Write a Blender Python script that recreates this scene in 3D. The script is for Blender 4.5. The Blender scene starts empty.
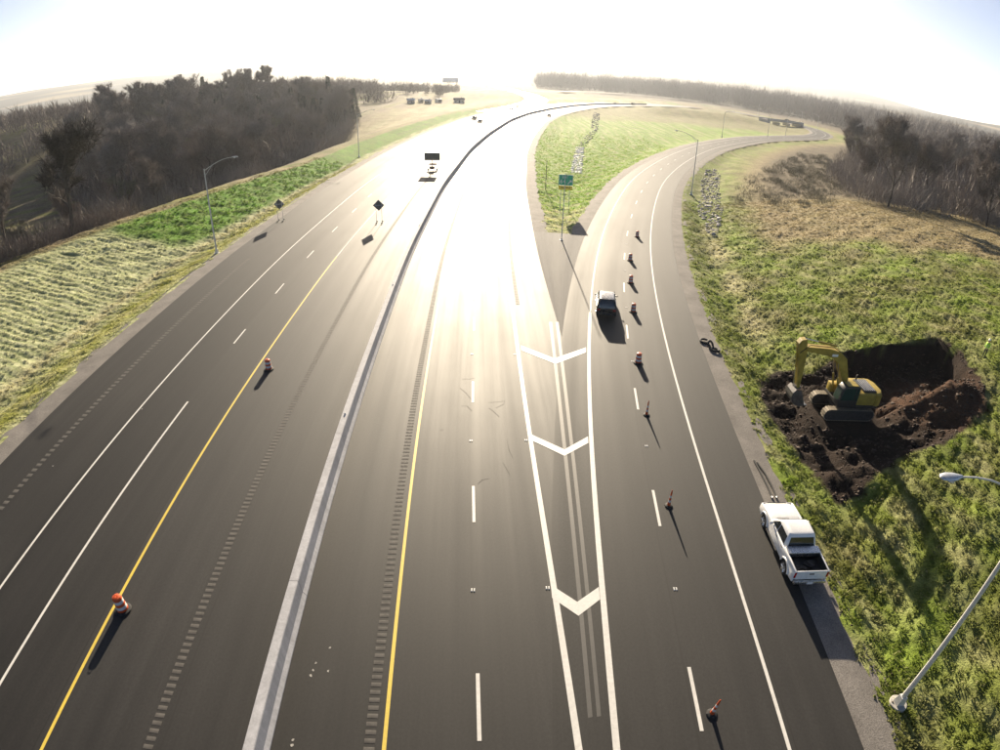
import bpy, bmesh, math, random
import numpy as np
from mathutils import Vector, Matrix

random.seed(7)
rng = np.random.default_rng(7)
R = math.radians
sc = bpy.context.scene
C = sc.collection

# ------------------------------------------------------------------ camera, sky, sun, exposure
CAM_H, PITCH, ROLL = 21.73, R(29.02), R(1.378)
F_MM = 20.873                       # focal length of the wide action-camera lens on a 36 mm wide frame
SUN_EL, SUN_AZ = R(16.4), R(-1.5)   # azimuth measured from +Y (straight ahead), negative to the left

cd = bpy.data.cameras.new('camera')
cam = bpy.data.objects.new('camera', cd)
C.objects.link(cam)
cam.matrix_world = Matrix.Translation((0, 0, CAM_H)) @ Matrix.Rotation(R(90) - PITCH, 4, 'X') @ Matrix.Rotation(ROLL, 4, 'Z')
cd.type = 'PANO'
cd.panorama_type = 'FISHEYE_LENS_POLYNOMIAL'
cd.sensor_fit = 'HORIZONTAL'
cd.sensor_width, cd.sensor_height = 36.0, 27.0
cd.fisheye_fov = R(180)
cd.fisheye_polynomial_k0 = 0.0
cd.fisheye_polynomial_k1 = -0.047886383463437154
cd.fisheye_polynomial_k2 = -1.0643101729988445e-05
cd.fisheye_polynomial_k3 = 1.0837786407509318e-05
cd.fisheye_polynomial_k4 = -1.1430378338366926e-07
cd.clip_start, cd.clip_end = 0.1, 30000
sc.camera = cam

world = bpy.data.worlds.new('World')
sc.world = world
world.use_nodes = True
wn = world.node_tree.nodes
bg = wn['Background']
sky = wn.new('ShaderNodeTexSky')
sky.sky_type = 'NISHITA'
sky.sun_disc = False
sky.sun_elevation = SUN_EL
sky.sun_rotation = SUN_AZ
sky.air_density, sky.dust_density, sky.ozone_density = 0.42, 0.8, 0.1
world.node_tree.links.new(sky.outputs[0], bg.inputs[0])
bg.inputs[1].default_value = 0.05

sd = bpy.data.lights.new('sun', 'SUN')
sd.energy = 5.0
sd.angle = R(0.6)
sd.color = (1.0, 0.85, 0.64)
sun = bpy.data.objects.new('sun', sd)
C.objects.link(sun)
sdir = Vector((math.sin(SUN_AZ) * math.cos(SUN_EL), math.cos(SUN_AZ) * math.cos(SUN_EL), math.sin(SUN_EL)))
sun.rotation_euler = sdir.to_track_quat('Z', 'Y').to_euler()
sun.location = sdir * 200

sc.view_settings.view_transform = 'Standard'
sc.view_settings.look = 'None'
sc.view_settings.exposure = 1.6
sc.view_settings.gamma = 1.0
sc.view_settings.use_curve_mapping = False
sc.cycles.use_denoising = True
sc.cycles.max_bounces = 6
sc.cycles.transparent_max_bounces = 6
sc.cycles.volume_bounces = 0
sc.cycles.sample_clamp_indirect = 6

# ------------------------------------------------------------------ pixel directions -> ground
def ray(x, y):
    f = F_MM * 1000 / 36
    x, y = x - 500.0, 375.0 - y
    c, s = math.cos(ROLL), math.sin(ROLL)
    x, y = c * x - s * y, s * x + c * y
    r = math.hypot(x, y) + 1e-9
    t = 2 * math.atan(r / (2 * f))
    cx, cy, cz = math.sin(t) * x / r, math.sin(t) * y / r, math.cos(t)
    return np.array([cx, cz * math.cos(PITCH) + cy * math.sin(PITCH), -cz * math.sin(PITCH) + cy * math.cos(PITCH)])
def G(x, y, z=0.0):
    d = ray(x, y)
    k = (z - CAM_H) / d[2]
    return np.array([d[0] * k, d[1] * k])

# ------------------------------------------------------------------ materials
def new_mat(name):
    m = bpy.data.materials.new(name)
    m.use_nodes = True
    return m, m.node_tree.nodes, m.node_tree.links, m.node_tree.nodes['Principled BSDF']
def noise(n, l, scale, detail=4, vec=None, rough=0.6):
    t = n.new('ShaderNodeTexNoise')
    t.inputs['Scale'].default_value = scale
    t.inputs['Detail'].default_value = detail
    t.inputs['Roughness'].default_value = rough
    if vec is not None: l.new(vec, t.inputs['Vector'])
    return t.outputs['Fac']
def maprange(n, l, src, a, b, c, d):
    t = n.new('ShaderNodeMapRange')
    l.new(src, t.inputs[0])
    for i, v in enumerate((a, b, c, d)): t.inputs[i + 1].default_value = v
    return t.outputs[0]
def math_node(n, l, op, a, b=None):
    t = n.new('ShaderNodeMath'); t.operation = op
    for i, v in enumerate((a, b)):
        if v is None: continue
        if isinstance(v, (int, float)): t.inputs[i].default_value = v
        else: l.new(v, t.inputs[i])
    return t.outputs[0]
def mixc(n, l, fac, a, b, mode='MIX'):
    t = n.new('ShaderNodeMix'); t.data_type = 'RGBA'; t.blend_type = mode
    if isinstance(fac, (int, float)): t.inputs[0].default_value = fac
    else: l.new(fac, t.inputs[0])
    for i, v in ((6, a), (7, b)):
        if isinstance(v, tuple): t.inputs[i].default_value = (*v, 1) if len(v) == 3 else v
        else: l.new(v, t.inputs[i])
    return t.outputs[2]
def simple(name, col, rough=0.5, metal=0.0, var=0.25, scale=6.0, coat=0.0, bump=0.0, spec=0.5):
    m, n, l, b = new_mat(name)
    tc = n.new('ShaderNodeTexCoord').outputs['Object']
    f = noise(n, l, scale, 5, tc)
    k = maprange(n, l, f, 0.25, 0.75, 1 - var, 1 + var)
    l.new(mixc(n, l, 1.0, tuple(col), k, 'MULTIPLY'), b.inputs['Base Color'])
    b.inputs['Roughness'].default_value = rough
    b.inputs['Metallic'].default_value = metal
    b.inputs['Coat Weight'].default_value = coat
    b.inputs['Specular IOR Level'].default_value = spec
    l.new(maprange(n, l, noise(n, l, scale * 2.3, 4, tc), 0.3, 0.7, max(0.03, rough - .1), min(1, rough + .1)), b.inputs['Roughness'])
    if bump:
        bp = n.new('ShaderNodeBump'); bp.inputs['Strength'].default_value = bump; bp.inputs['Distance'].default_value = 0.02
        l.new(f, bp.inputs['Height']); l.new(bp.outputs[0], b.inputs['Normal'])
    return m
M = {}
M['white_paint'] = simple('white_car_paint', (.78, .78, .77), .28, 0, .04, 2, coat=.6)
M['dark_paint'] = simple('dark_car_paint', (.02, .022, .024), .25, .2, .1, 2, coat=.8)
M['silver_paint'] = simple('silver_car_paint', (.55, .56, .57), .3, .5, .05, 2, coat=.5)
M['red_paint'] = simple('red_car_paint', (.35, .04, .03), .3, 0, .05, 2, coat=.5)
M['rubber'] = simple('black_rubber', (.018, .018, .018), .8, 0, .3, 9)
M['black_plastic'] = simple('black_plastic', (.025, .025, .026), .55, 0, .2, 9)
M['glass'] = simple('tinted_glass', (.012, .016, .018), .06, 0, .05, 2, spec=.8)
M['cab_glass'] = simple('green_cab_glass', (.02, .05, .04), .08, 0, .05, 2, spec=.8)
M['chrome'] = simple('bright_metal', (.6, .6, .6), .3, 1, .1, 8)
M['galv'] = simple('galvanised_steel', (.62, .61, .58), .5, .25, .15, 4)
M['alu'] = simple('brushed_aluminium', (.62, .63, .64), .3, 1, .08, 10)
M['steel_worn'] = simple('worn_steel', (.55, .54, .52), .38, .7, .3, 5)
M['dark_steel'] = simple('dark_steel', (.06, .055, .05), .6, .5, .3, 5, bump=.3)
M['yellow'] = simple('machine_yellow', (.33, .24, .035), .55, 0, .42, 2.0)
M['orange'] = simple('safety_orange', (.58, .085, .015), .5, 0, .12, 6)
M['band_white'] = simple('reflective_white', (.62, .62, .60), .45, 0, .1, 6)
M['sign_back'] = simple('sign_back_aluminium', (.10, .10, .095), .5, .4, .15, 4)
M['sign_green'] = simple('sign_green', (.01, .42, .24), .45, 0, .1, 3)
M['sign_white'] = simple('sign_white', (.8, .8, .8), .45, 0, .05, 3)
M['sign_yellow'] = simple('sign_yellow', (.85, .62, .02), .45, 0, .05, 3)
M['sign_black'] = simple('sign_black', (.015, .015, .015), .5, 0, .05, 3)
M['red_lens'] = simple('red_lens', (.35, .01, .01), .2, 0, .1, 5)
M['clear_lens'] = simple('clear_lens', (.6, .6, .62), .12, 0, .1, 5)
M['concrete_pale'] = simple('pale_concrete', (.42, .40, .36), .8, 0, .15, 1.5, bump=.2)
M['stone'] = simple('grey_stone', (.33, .31, .30), .85, 0, .35, 2)
M['stone_white'] = simple('white_limestone', (.85, .83, .79), .85, 0, .2, 2)
M['hivis'] = simple('hi_vis_fabric', (.45, .75, .05), .7, 0, .15, 9)
M['trousers'] = simple('dark_trousers', (.03, .035, .04), .85, 0, .2, 9)
M['skin'] = simple('skin', (.45, .27, .19), .6, 0, .08, 9)
M['helmet'] = simple('white_helmet', (.8, .8, .78), .35, 0, .05, 9)
M['house_wall'] = simple('house_wall', (.62, .60, .56), .7, 0, .08, 1)
M['house_roof'] = simple('house_roof', (.12, .11, .11), .7, 0, .2, 1)
M['metal_roof'] = simple('white_metal_roof', (.7, .7, .69), .8, 0, .05, 1)

# ------------------------------------------------------------------ mesh helpers
class MB:
    def __init__(s): s.v = []; s.f = []
    def add(s, v, f):
        o = len(s.v); s.v += [tuple(p) for p in v]; s.f += [tuple(i + o for i in q) for q in f]; return s
    def box(s, c, d, rz=0.0, taper=1.0):
        x, y, z = [a / 2 for a in d]; ca, sa = math.cos(rz), math.sin(rz); v = []
        for k in (-1, 1):
            t = taper if k > 0 else 1
            for i, j in ((-1, -1), (1, -1), (1, 1), (-1, 1)):
                px, py = i * x * t, j * y * t
                v.append((c[0] + px * ca - py * sa, c[1] + px * sa + py * ca, c[2] + k * z))
        return s.add(v, [(3, 2, 1, 0), (4, 5, 6, 7), (0, 1, 5, 4), (1, 2, 6, 5), (2, 3, 7, 6), (3, 0, 4, 7)])
    def tube(s, pts, rad, n=8, cap=True):
        pts = [Vector(p) for p in pts]
        if isinstance(rad, (int, float)): rad = [rad] * len(pts)
        v, f = [], []
        up = None
        for i, p in enumerate(pts):
            a = pts[max(i - 1, 0)]; b = pts[min(i + 1, len(pts) - 1)]
            d = (b - a).normalized()
            if up is None:
                up = Vector((0, 0, 1)) if abs(d.z) < .9 else Vector((1, 0, 0))
            x = d.cross(up)
            if x.length < 1e-4: x = d.cross(Vector((0, 1, 0)))
            x.normalize(); y = x.cross(d).normalized(); up = y
            for k in range(n):
                t = 2 * math.pi * k / n
                v.append(p + (x * math.cos(t) + y * math.sin(t)) * rad[i])
        for i in range(len(pts) - 1):
            for k in range(n):
                a, b = i * n + k, i * n + (k + 1) % n
                f.append((a, b, b + n, a + n))
        if cap:
            f.append(tuple(range(n))[::-1]); f.append(tuple(range((len(pts) - 1) * n, len(pts) * n)))
        return s.add(v, f)
    def lathe(s, prof, n=16, c=(0, 0, 0), axis='Z'):
        v, f = [], []
        for r, z in prof:
            for k in range(n):
                t = 2 * math.pi * k / n; p = (r * math.cos(t), r * math.sin(t), z)
                if axis == 'X': p = (p[2], p[0], p[1])
                if axis == 'Y': p = (p[1], p[2], p[0])
                v.append((p[0] + c[0], p[1] + c[1], p[2] + c[2]))
        for i in range(len(prof) - 1):
            for k in range(n):
                a, b = i * n + k, i * n + (k + 1) % n
                f.append((a, b, b + n, a + n))
        f.append(tuple(range(n))[::-1]); f.append(tuple(range((len(prof) - 1) * n, len(prof) * n)))
        return s.add(v, f)
    def prism(s, poly, x0, x1, plane='YZ'):
        # extrude a side outline between x0 and x1
        n = len(poly); v = []
        for x in (x0, x1):
            for a, b in poly: v.append((x, a, b) if plane == 'YZ' else ((a, x, b) if plane == 'XZ' else (a, b, x)))
        f = [tuple(range(n))[::-1], tuple(range(n, 2 * n))] + [(i, (i + 1) % n, (i + 1) % n + n, i + n) for i in range(n)]
        return s.add(v, f)
    def loft(s, secs):
        n = len(secs[0]); v = [p for q in secs for p in q]; f = []
        for i in range(len(secs) - 1):
            for k in range(n):
                a, b = i * n + k, i * n + (k + 1) % n
                f.append((a, b, b + n, a + n))
        f.append(tuple(range(n))[::-1]); f.append(tuple(range((len(secs) - 1) * n, len(secs) * n)))
        return s.add(v, f)
    def quad(s, a, b, c, d, t=0.012):
        a, b, c, d = [Vector(p) for p in (a, b, c, d)]
        nn = (b - a).cross(d - a).normalized() * t
        return s.add([a, b, c, d, a + nn, b + nn, c + nn, d + nn], [(3, 2, 1, 0), (4, 5, 6, 7), (0, 1, 5, 4), (1, 2, 6, 5), (2, 3, 7, 6), (3, 0, 4, 7)])
    def build(s, name, mat, parent=None, bevel=0.0, smooth=False, seg=2):
        me = bpy.data.meshes.new(name)
        me.from_pydata(s.v, [], s.f)
        bm = bmesh.new(); bm.from_mesh(me)
        bmesh.ops.recalc_face_normals(bm, faces=bm.faces)
        if bevel:
            bmesh.ops.remove_doubles(bm, verts=bm.verts, dist=1e-4)
            es = [e for e in bm.edges if len(e.link_faces) == 2 and e.calc_face_angle(0) > R(28)]
            bmesh.ops.bevel(bm, geom=es, offset=bevel, segments=seg, affect='EDGES', profile=.5)
        bm.to_mesh(me); bm.free()
        if smooth:
            me.polygons.foreach_set('use_smooth', [True] * len(me.polygons))
            me.set_sharp_from_angle(angle=R(35))
        me.materials.append(M[mat] if isinstance(mat, str) else mat)
        o = bpy.data.objects.new(name, me); C.objects.link(o)
        if parent is not None: o.parent = parent
        return o

def np_mesh(name, V, F, mat, smooth=False, colors=None, uv=None):
    V = np.asarray(V, np.float32); F = np.asarray(F, np.int32); k = F.shape[1]
    me = bpy.data.meshes.new(name)
    me.vertices.add(len(V)); me.vertices.foreach_set('co', V.ravel())
    me.loops.add(F.size); me.loops.foreach_set('vertex_index', F.ravel())
    me.polygons.add(len(F))
    me.polygons.foreach_set('loop_start', np.arange(0, F.size, k, dtype=np.int32))
    me.update(calc_edges=True)
    if smooth: me.polygons.foreach_set('use_smooth', np.ones(len(F), bool))
    if colors is not None:
        ca = me.color_attributes.new('col', 'FLOAT_COLOR', 'POINT')
        ca.data.foreach_set('color', np.c_[colors, np.ones(len(V))].astype(np.float32).ravel())
    if uv is not None:
        ul = me.uv_layers.new(name='UVMap')
        ul.data.foreach_set('uv', np.asarray(uv, np.float32)[F.ravel()].ravel())
    me.materials.append(M[mat] if isinstance(mat, str) else mat)
    me.validate()
    return me
def link(name, me, parent=None):
    o = bpy.data.objects.new(name, me); C.objects.link(o)
    if parent is not None: o.parent = parent
    return o
def tag(o, label=None, cat=None, group=None, kind=None):
    if label: o['label'] = label
    if cat: o['category'] = cat
    if group: o['group'] = group
    if kind: o['kind'] = kind
    return o
def thing(name, label, cat, loc=(0, 0, 0), rz=0.0, group=None):
    o = bpy.data.objects.new(name, None); C.objects.link(o)
    o.location = loc; o.rotation_euler = (0, 0, rz); o.empty_display_size = .3
    return tag(o, label, cat, group)
def copy_tree(o, parent=None):
    c = o.copy(); C.objects.link(c); c.parent = parent
    for ch in list(o.children): copy_tree(ch, c)
    return c
def dup(o, label, loc, rz=0.0, scale=1.0):
    c = copy_tree(o); c['label'] = label; c.location = loc; c.rotation_euler = (0, 0, rz); c.scale = (scale,) * 3
    return c

# ------------------------------------------------------------------ road curves
class Curve:
    def __init__(s, pts, sigma=10.0, back=50.0, straight=None):
        p = np.array(pts, float)
        if straight: d = np.array(straight, float)
        else: d = p[1] - p[0]
        d /= np.hypot(*d)
        p = np.vstack([p[0] - d * back, p])
        t = np.r_[0, np.cumsum(np.hypot(*np.diff(p, axis=0).T))]
        n = int(t[-1]); tt = np.linspace(0, t[-1], n)
        q = np.stack([np.interp(tt, t, p[:, i]) for i in (0, 1)], 1)
        w = int(sigma * 3); k = np.exp(-.5 * (np.arange(-w, w + 1) / sigma) ** 2); k /= k.sum()
        e0 = q[0] - (q[1] - q[0]) * np.arange(w, 0, -1)[:, None]; e1 = q[-1] + (q[-1] - q[-2]) * np.arange(1, w + 1)[:, None]
        qq = np.vstack([e0, q, e1])
        s.p = np.stack([np.convolve(qq[:, i], k, 'valid') for i in (0, 1)], 1)
        s.s = np.r_[0, np.cumsum(np.hypot(*np.diff(s.p, axis=0).T))] - back
        g = np.gradient(s.p, axis=0); g /= np.hypot(*g.T)[:, None]
        s.n = np.stack([g[:, 1], -g[:, 0]], 1)       # to the right
        s.t = g
        s.end = s.s[-1]
    def at(s, a, u):
        a = np.asarray(a, float); u = np.asarray(u, float)
        return np.stack([np.interp(a, s.s, s.p[:, i]) + np.interp(a, s.s, s.n[:, i]) * u for i in (0, 1)], -1)
    def heading(s, a):
        return math.atan2(float(np.interp(a, s.s, s.t[:, 1])), float(np.interp(a, s.s, s.t[:, 0]))) - math.pi / 2
    def project(s, x, y, step=3):
        P = s.p[::step]; S = s.s[::step]; A, B = P[:-1], P[1:]; D = B - A; L2 = (D ** 2).sum(1)
        X = np.stack([np.ravel(x), np.ravel(y)], 1); U = np.empty(len(X)); T = np.empty(len(X))
        for i in range(0, len(X), 20000):
            q = X[i:i + 20000]
            r = q[:, None, :] - A[None]
            t = np.clip((r * D[None]).sum(2) / L2, 0, 1)
            e = r - t[..., None] * D[None]; d2 = (e ** 2).sum(2); j = d2.argmin(1); a = np.arange(len(q))
            cr = r[a, j, 0] * D[j, 1] - r[a, j, 1] * D[j, 0]
            U[i:i + 20000] = np.sqrt(d2[a, j]) * np.where(cr >= 0, 1, -1)
            T[i:i + 20000] = S[j] + t[a, j] * (S[j + 1] - S[j])
        return U.reshape(np.shape(x)), T.reshape(np.shape(x))

bar_px = [(255, 749), (278, 664), (294, 600), (320, 499), (334, 458), (345, 424), (370, 350), (391, 299), (397.6, 276), (409, 250), (417, 234), (430, 210), (444, 183), (452, 174), (470, 150), (489, 134), (511, 120), (529, 113.4), (549.6, 109), (572, 105.7), (596, 104), (620, 103.8)]
bar_w = [G(x, y, .5) for x, y in bar_px] + [np.array((135, 588)), np.array((190, 640)), np.array((270, 700)), np.array((420, 800))]
main = Curve(bar_w, 9, 60, straight=(-.052, 1))
I_px = [(614, 749), (602, 600), (592, 499), (588, 438), (586, 350), (586, 332), (589, 300), (593, 259), (601.6, 230), (613, 202), (632, 177.7), (654.4, 161), (678.7, 149.7), (712, 140)]
K_px = [(787, 749), (760, 654), (742, 600), (711, 499), (686, 416), (669, 350), (661, 318), (656, 289.6), (652, 259), (651, 232), (657.6, 200), (664, 182), (678, 168), (696, 157), (721.6, 147), (760, 141.6)]
Iw = np.array([G(*p) for p in I_px]); Kw = np.array([G(*p) for p in K_px])
yy = np.array([9.9, 14, 18, 25, 31, 37, 44, 51, 58, 68, 80, 95, 112, 130, 150, 175, 200, 222])
mid = np.stack([(np.interp(yy, Iw[:, 1], Iw[:, 0]) + np.interp(yy, Kw[:, 1], Kw[:, 0])) / 2, yy], 1)
mid = list(mid) + [np.array(p) for p in ((98, 253), (122, 285), (150, 314), (178, 342), (203, 370), (224, 402), (240, 436), (252, 470), (258, 505), (258, 545), (250, 590), (240, 640))]
ramp = Curve(mid, 8, 60, straight=(.02, 1))
fork = Curve([(-8, 360), (8, 420), (20, 480), (27, 540), (29, 600), (26, 680), (20, 760), (10, 860), (0, 970), (-12, 1080), (-30, 1200)], 20, 30)
ROAD_L, GRAV_L, ROAD_R = -24.4, -26.5, 16.2
RAMP_L, RAMP_R, RAMP_G = -5.9, 6.7, 8.3

# ------------------------------------------------------------------ terrain
_w = [(rng.normal(size=2), rng.uniform(0, 6.28)) for _ in range(40)]
def wav(x, y, L, o=0, n=6):
    z = 0
    for i in range(n):
        d, p = _w[(o * 6 + i) % 40]; d = d / np.hypot(*d) * (.7 + .6 * ((i * 37 + o * 11) % 10) / 10)
        z = z + np.sin((x * d[0] + y * d[1]) * 2 * np.pi / L + p + o)
    return z / n ** .5
def sstep(t): t = np.clip(t, 0, 1); return t * t * (3 - 2 * t)
def in_poly(x, y, poly):
    r = np.zeros(np.shape(x), bool); n = len(poly)
    for i in range(n):
        (x1, y1), (x2, y2) = poly[i], poly[(i + 1) % n]
        if y1 == y2: continue
        r ^= ((y1 > y) != (y2 > y)) & (x < (x2 - x1) * (y - y1) / (y2 - y1) + x1)
    return r
def poly_dist(x, y, poly):
    d = np.full(np.shape(x), 1e9); n = len(poly)
    for i in range(n):
        a = np.array(poly[i]); b = np.array(poly[(i + 1) % n]) - a; L = (b ** 2).sum()
        t = np.clip(((x - a[0]) * b[0] + (y - a[1]) * b[1]) / L, 0, 1)
        d = np.minimum(d, np.hypot(x - a[0] - t * b[0], y - a[1] - t * b[1]))
    return np.where(in_poly(x, y, poly), d, -d)
def crest(sm): return np.interp(sm, [0, 55, 85, 125, 200], [30, 28, 18, 10, 10])
def fields(x, y):
    um, sm = main.project(x, y); ur, sr = ramp.project(x, y); uf, sf = fork.project(x, y)
    return um, sm, ur, sr, uf, sf
def zbase(x, y, fl=None):
    um, sm, ur, sr, uf, sf = fl if fl is not None else fields(x, y)
    r = np.hypot(x, y)
    dl = -um + GRAV_L; dr = ur - RAMP_G; dg = np.minimum(um - ROAD_R, RAMP_L - ur)
    z = np.full(np.shape(x), -.12)
    t = dl / crest(sm)
    zl = np.interp(t, [0, .17, .23, 1, 1.2], [-.06, -.95, -.95, 2.3, 2.4]) * np.interp(sm, [0, 90, 140, 400], [1, .9, .6, .5])
    zl = zl + 13 * sstep((dl - 25) / 150) * sstep((y - 130) / 150) * sstep((700 - y) / 300) - 6.5 * sstep((dl - crest(sm) - 3) / 20) * sstep((330 - y) / 120)
    zr = np.interp(dr, [0, .8, 3.2, 4.6, 34, 60], [-.06, -.15, -.8, -.8, 4.6, 5.2])
    zr = np.where(zr > 0, zr * np.interp(sr, [0, 90, 150, 210], [1, .9, .4, .15]), zr)
    zg = -.06 - 1.3 * sstep(dg / 9)
    right = (ur > RAMP_G) & (um > ROAD_R) & (sr < ramp.end - 5)
    gore = (um >= ROAD_R) & (ur <= RAMP_L)
    z = np.where(gore, zg, z); z = np.where(right, zr, z); z = np.where(um < GRAV_L, zl, z)
    grass = np.maximum(np.maximum(np.where(right, dr, -1), np.where(gore, dg, -1)), np.where(um < GRAV_L, dl, -1))
    amp = sstep(grass / 3)
    z = z + amp * (.10 * wav(x, y, 4.5, 1) + .05 * wav(x, y, 1.3, 2) * (r < 120))
    bank = (um < GRAV_L) & (sm < 110)
    z = z + np.where(bank, .05 * sstep((t - .26) / .08) * sstep((1.0 - t) / .1) * np.sin(2 * np.pi * (sm + .22 * um + .2 * wav(x, y, 8, 12)) / 1.05), 0)
    z = z + sstep((grass - 40) / 100) * 1.2 * wav(x, y, 90, 3)
    A_, B_ = np.array(G(668, 112)), np.array(G(730, 118)); tt_ = np.clip(((x - A_[0]) * (B_ - A_)[0] + (y - A_[1]) * (B_ - A_)[1]) / ((B_ - A_) ** 2).sum(), 0, 1)
    db = np.hypot(x - A_[0] - tt_ * (B_ - A_)[0], y - A_[1] - tt_ * (B_ - A_)[1])
    z = z + 5.5 * np.exp(-(db / 26) ** 2) * sstep((dg - 8) / 14) * gore
    b = sstep((16 - np.abs(uf)) / 6) * (sf > 1)
    z = z * (1 - b) + -.12 * b
    far = sstep((r - 1300) / 3200)
    z = z + far * (105 + 26 * wav(x, y, 2600, 4) + 9 * wav(x, y, 900, 5))
    return z
def hit(px, py, zf=None):
    d = ray(px, py); lo = None
    ks = np.geomspace(8, 3000, 900)
    X, Y, Z = d[0] * ks, d[1] * ks, CAM_H + d[2] * ks
    b = (Z < zbase(X, Y)).argmax()
    a, c = ks[max(b - 1, 0)], ks[b]
    for _ in range(20):
        m_ = (a + c) / 2
        if CAM_H + d[2] * m_ < zbase(np.array([d[0] * m_]), np.array([d[1] * m_]))[0]: c = m_
        else: a = m_
    return np.array([d[0] * c, d[1] * c])
soil_poly = [tuple(hit(*p)) for p in [(845, 353), (880, 345), (936, 338), (962, 352), (985, 388), (986, 412), (950, 440), (905, 455), (884, 470), (858, 498), (838, 505), (800, 458), (768, 412), (758, 385), (775, 372), (812, 374)]]
pit_poly = [tuple(hit(*p)) for p in [(845, 353), (880, 345), (936, 338), (958, 350), (972, 378), (930, 400), (880, 412), (846, 385)]]
mound_c = hit(940, 392)
EXC = hit(846, 410)
def zfull(x, y, fl=None):
    x = np.asarray(x, float); y = np.asarray(y, float)
    z = zbase(x, y, fl)
    near = (x > 10) & (x < 70) & (y > 5) & (y < 80)
    if near.any():
        xs, ys = x[near], y[near]
        ds = poly_dist(xs, ys, soil_poly); dp = poly_dist(xs, ys, pit_poly)
        lump = .16 * wav(xs, ys, 2.1, 6) + .09 * wav(xs, ys, .9, 7)
        dz = sstep(ds / 1.0) * (-.35 + lump)
        dz = dz - 1.9 * sstep(dp / .5)
        m_ = np.hypot(xs - mound_c[0], ys - mound_c[1]); dz = dz + 1.6 * sstep(1 - m_ / 5.2) * (ds > 0)
        m2 = np.hypot((xs - 23.2), (ys - 27.5)); dz = dz + .7 * sstep(1 - m2 / 3.2) * (ds > -.5)
        # excavator stands on a levelled bench
        be = sstep((4.2 - np.hypot(xs - EXC[0], ys - EXC[1])) / 1.6)
        z[near] = z[near] + dz
        z[near] = z[near] * (1 - be) + EXC_Z * be
        # trodden lumpy turf close by
        z[near] += sstep(-ds / .6) * sstep((fl[2][near] - RAMP_G - .3) / 1.0) * .07 * wav(xs, ys, .75, 8) if fl is not None else 0
    return z
EXC_Z = float(zbase(np.array([EXC[0]]), np.array([EXC[1]]))[0]) - .45

def axis(parts):
    out = [parts[0][0]]
    for a, b, s0, s1 in parts:
        x = a; s = s0
        while x < b - 1e-6:
            s = s0 + (s1 - s0) * ((x - a) / (b - a)); x += s; out.append(min(x, b))
    return np.unique(np.round(out, 3))
def grow(a, b, s):
    o = [a]; sgn = 1 if b > a else -1
    while abs(o[-1]) < abs(b): o.append(o[-1] + sgn * s); s = min(s * 1.07, 170)
    return o
xs = np.unique(np.r_[grow(-82, -6200, .6), axis([(-82, -30, .5, .5), (-30, 15, 1.5, 1.5), (15, 52, .3, .3), (52, 80, .5, .5)]), grow(80, 6200, .6)])
ys = np.unique(np.r_[-300, -120, -50, -20, -5, axis([(0, 60, .33, .33), (60, 120, .4, .6)]), grow(120, 6600, .6)])
X, Y = np.meshgrid(xs, ys)
FL = fields(X.ravel(), Y.ravel())
Z = zfull(X.ravel(), Y.ravel(), FL)

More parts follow.
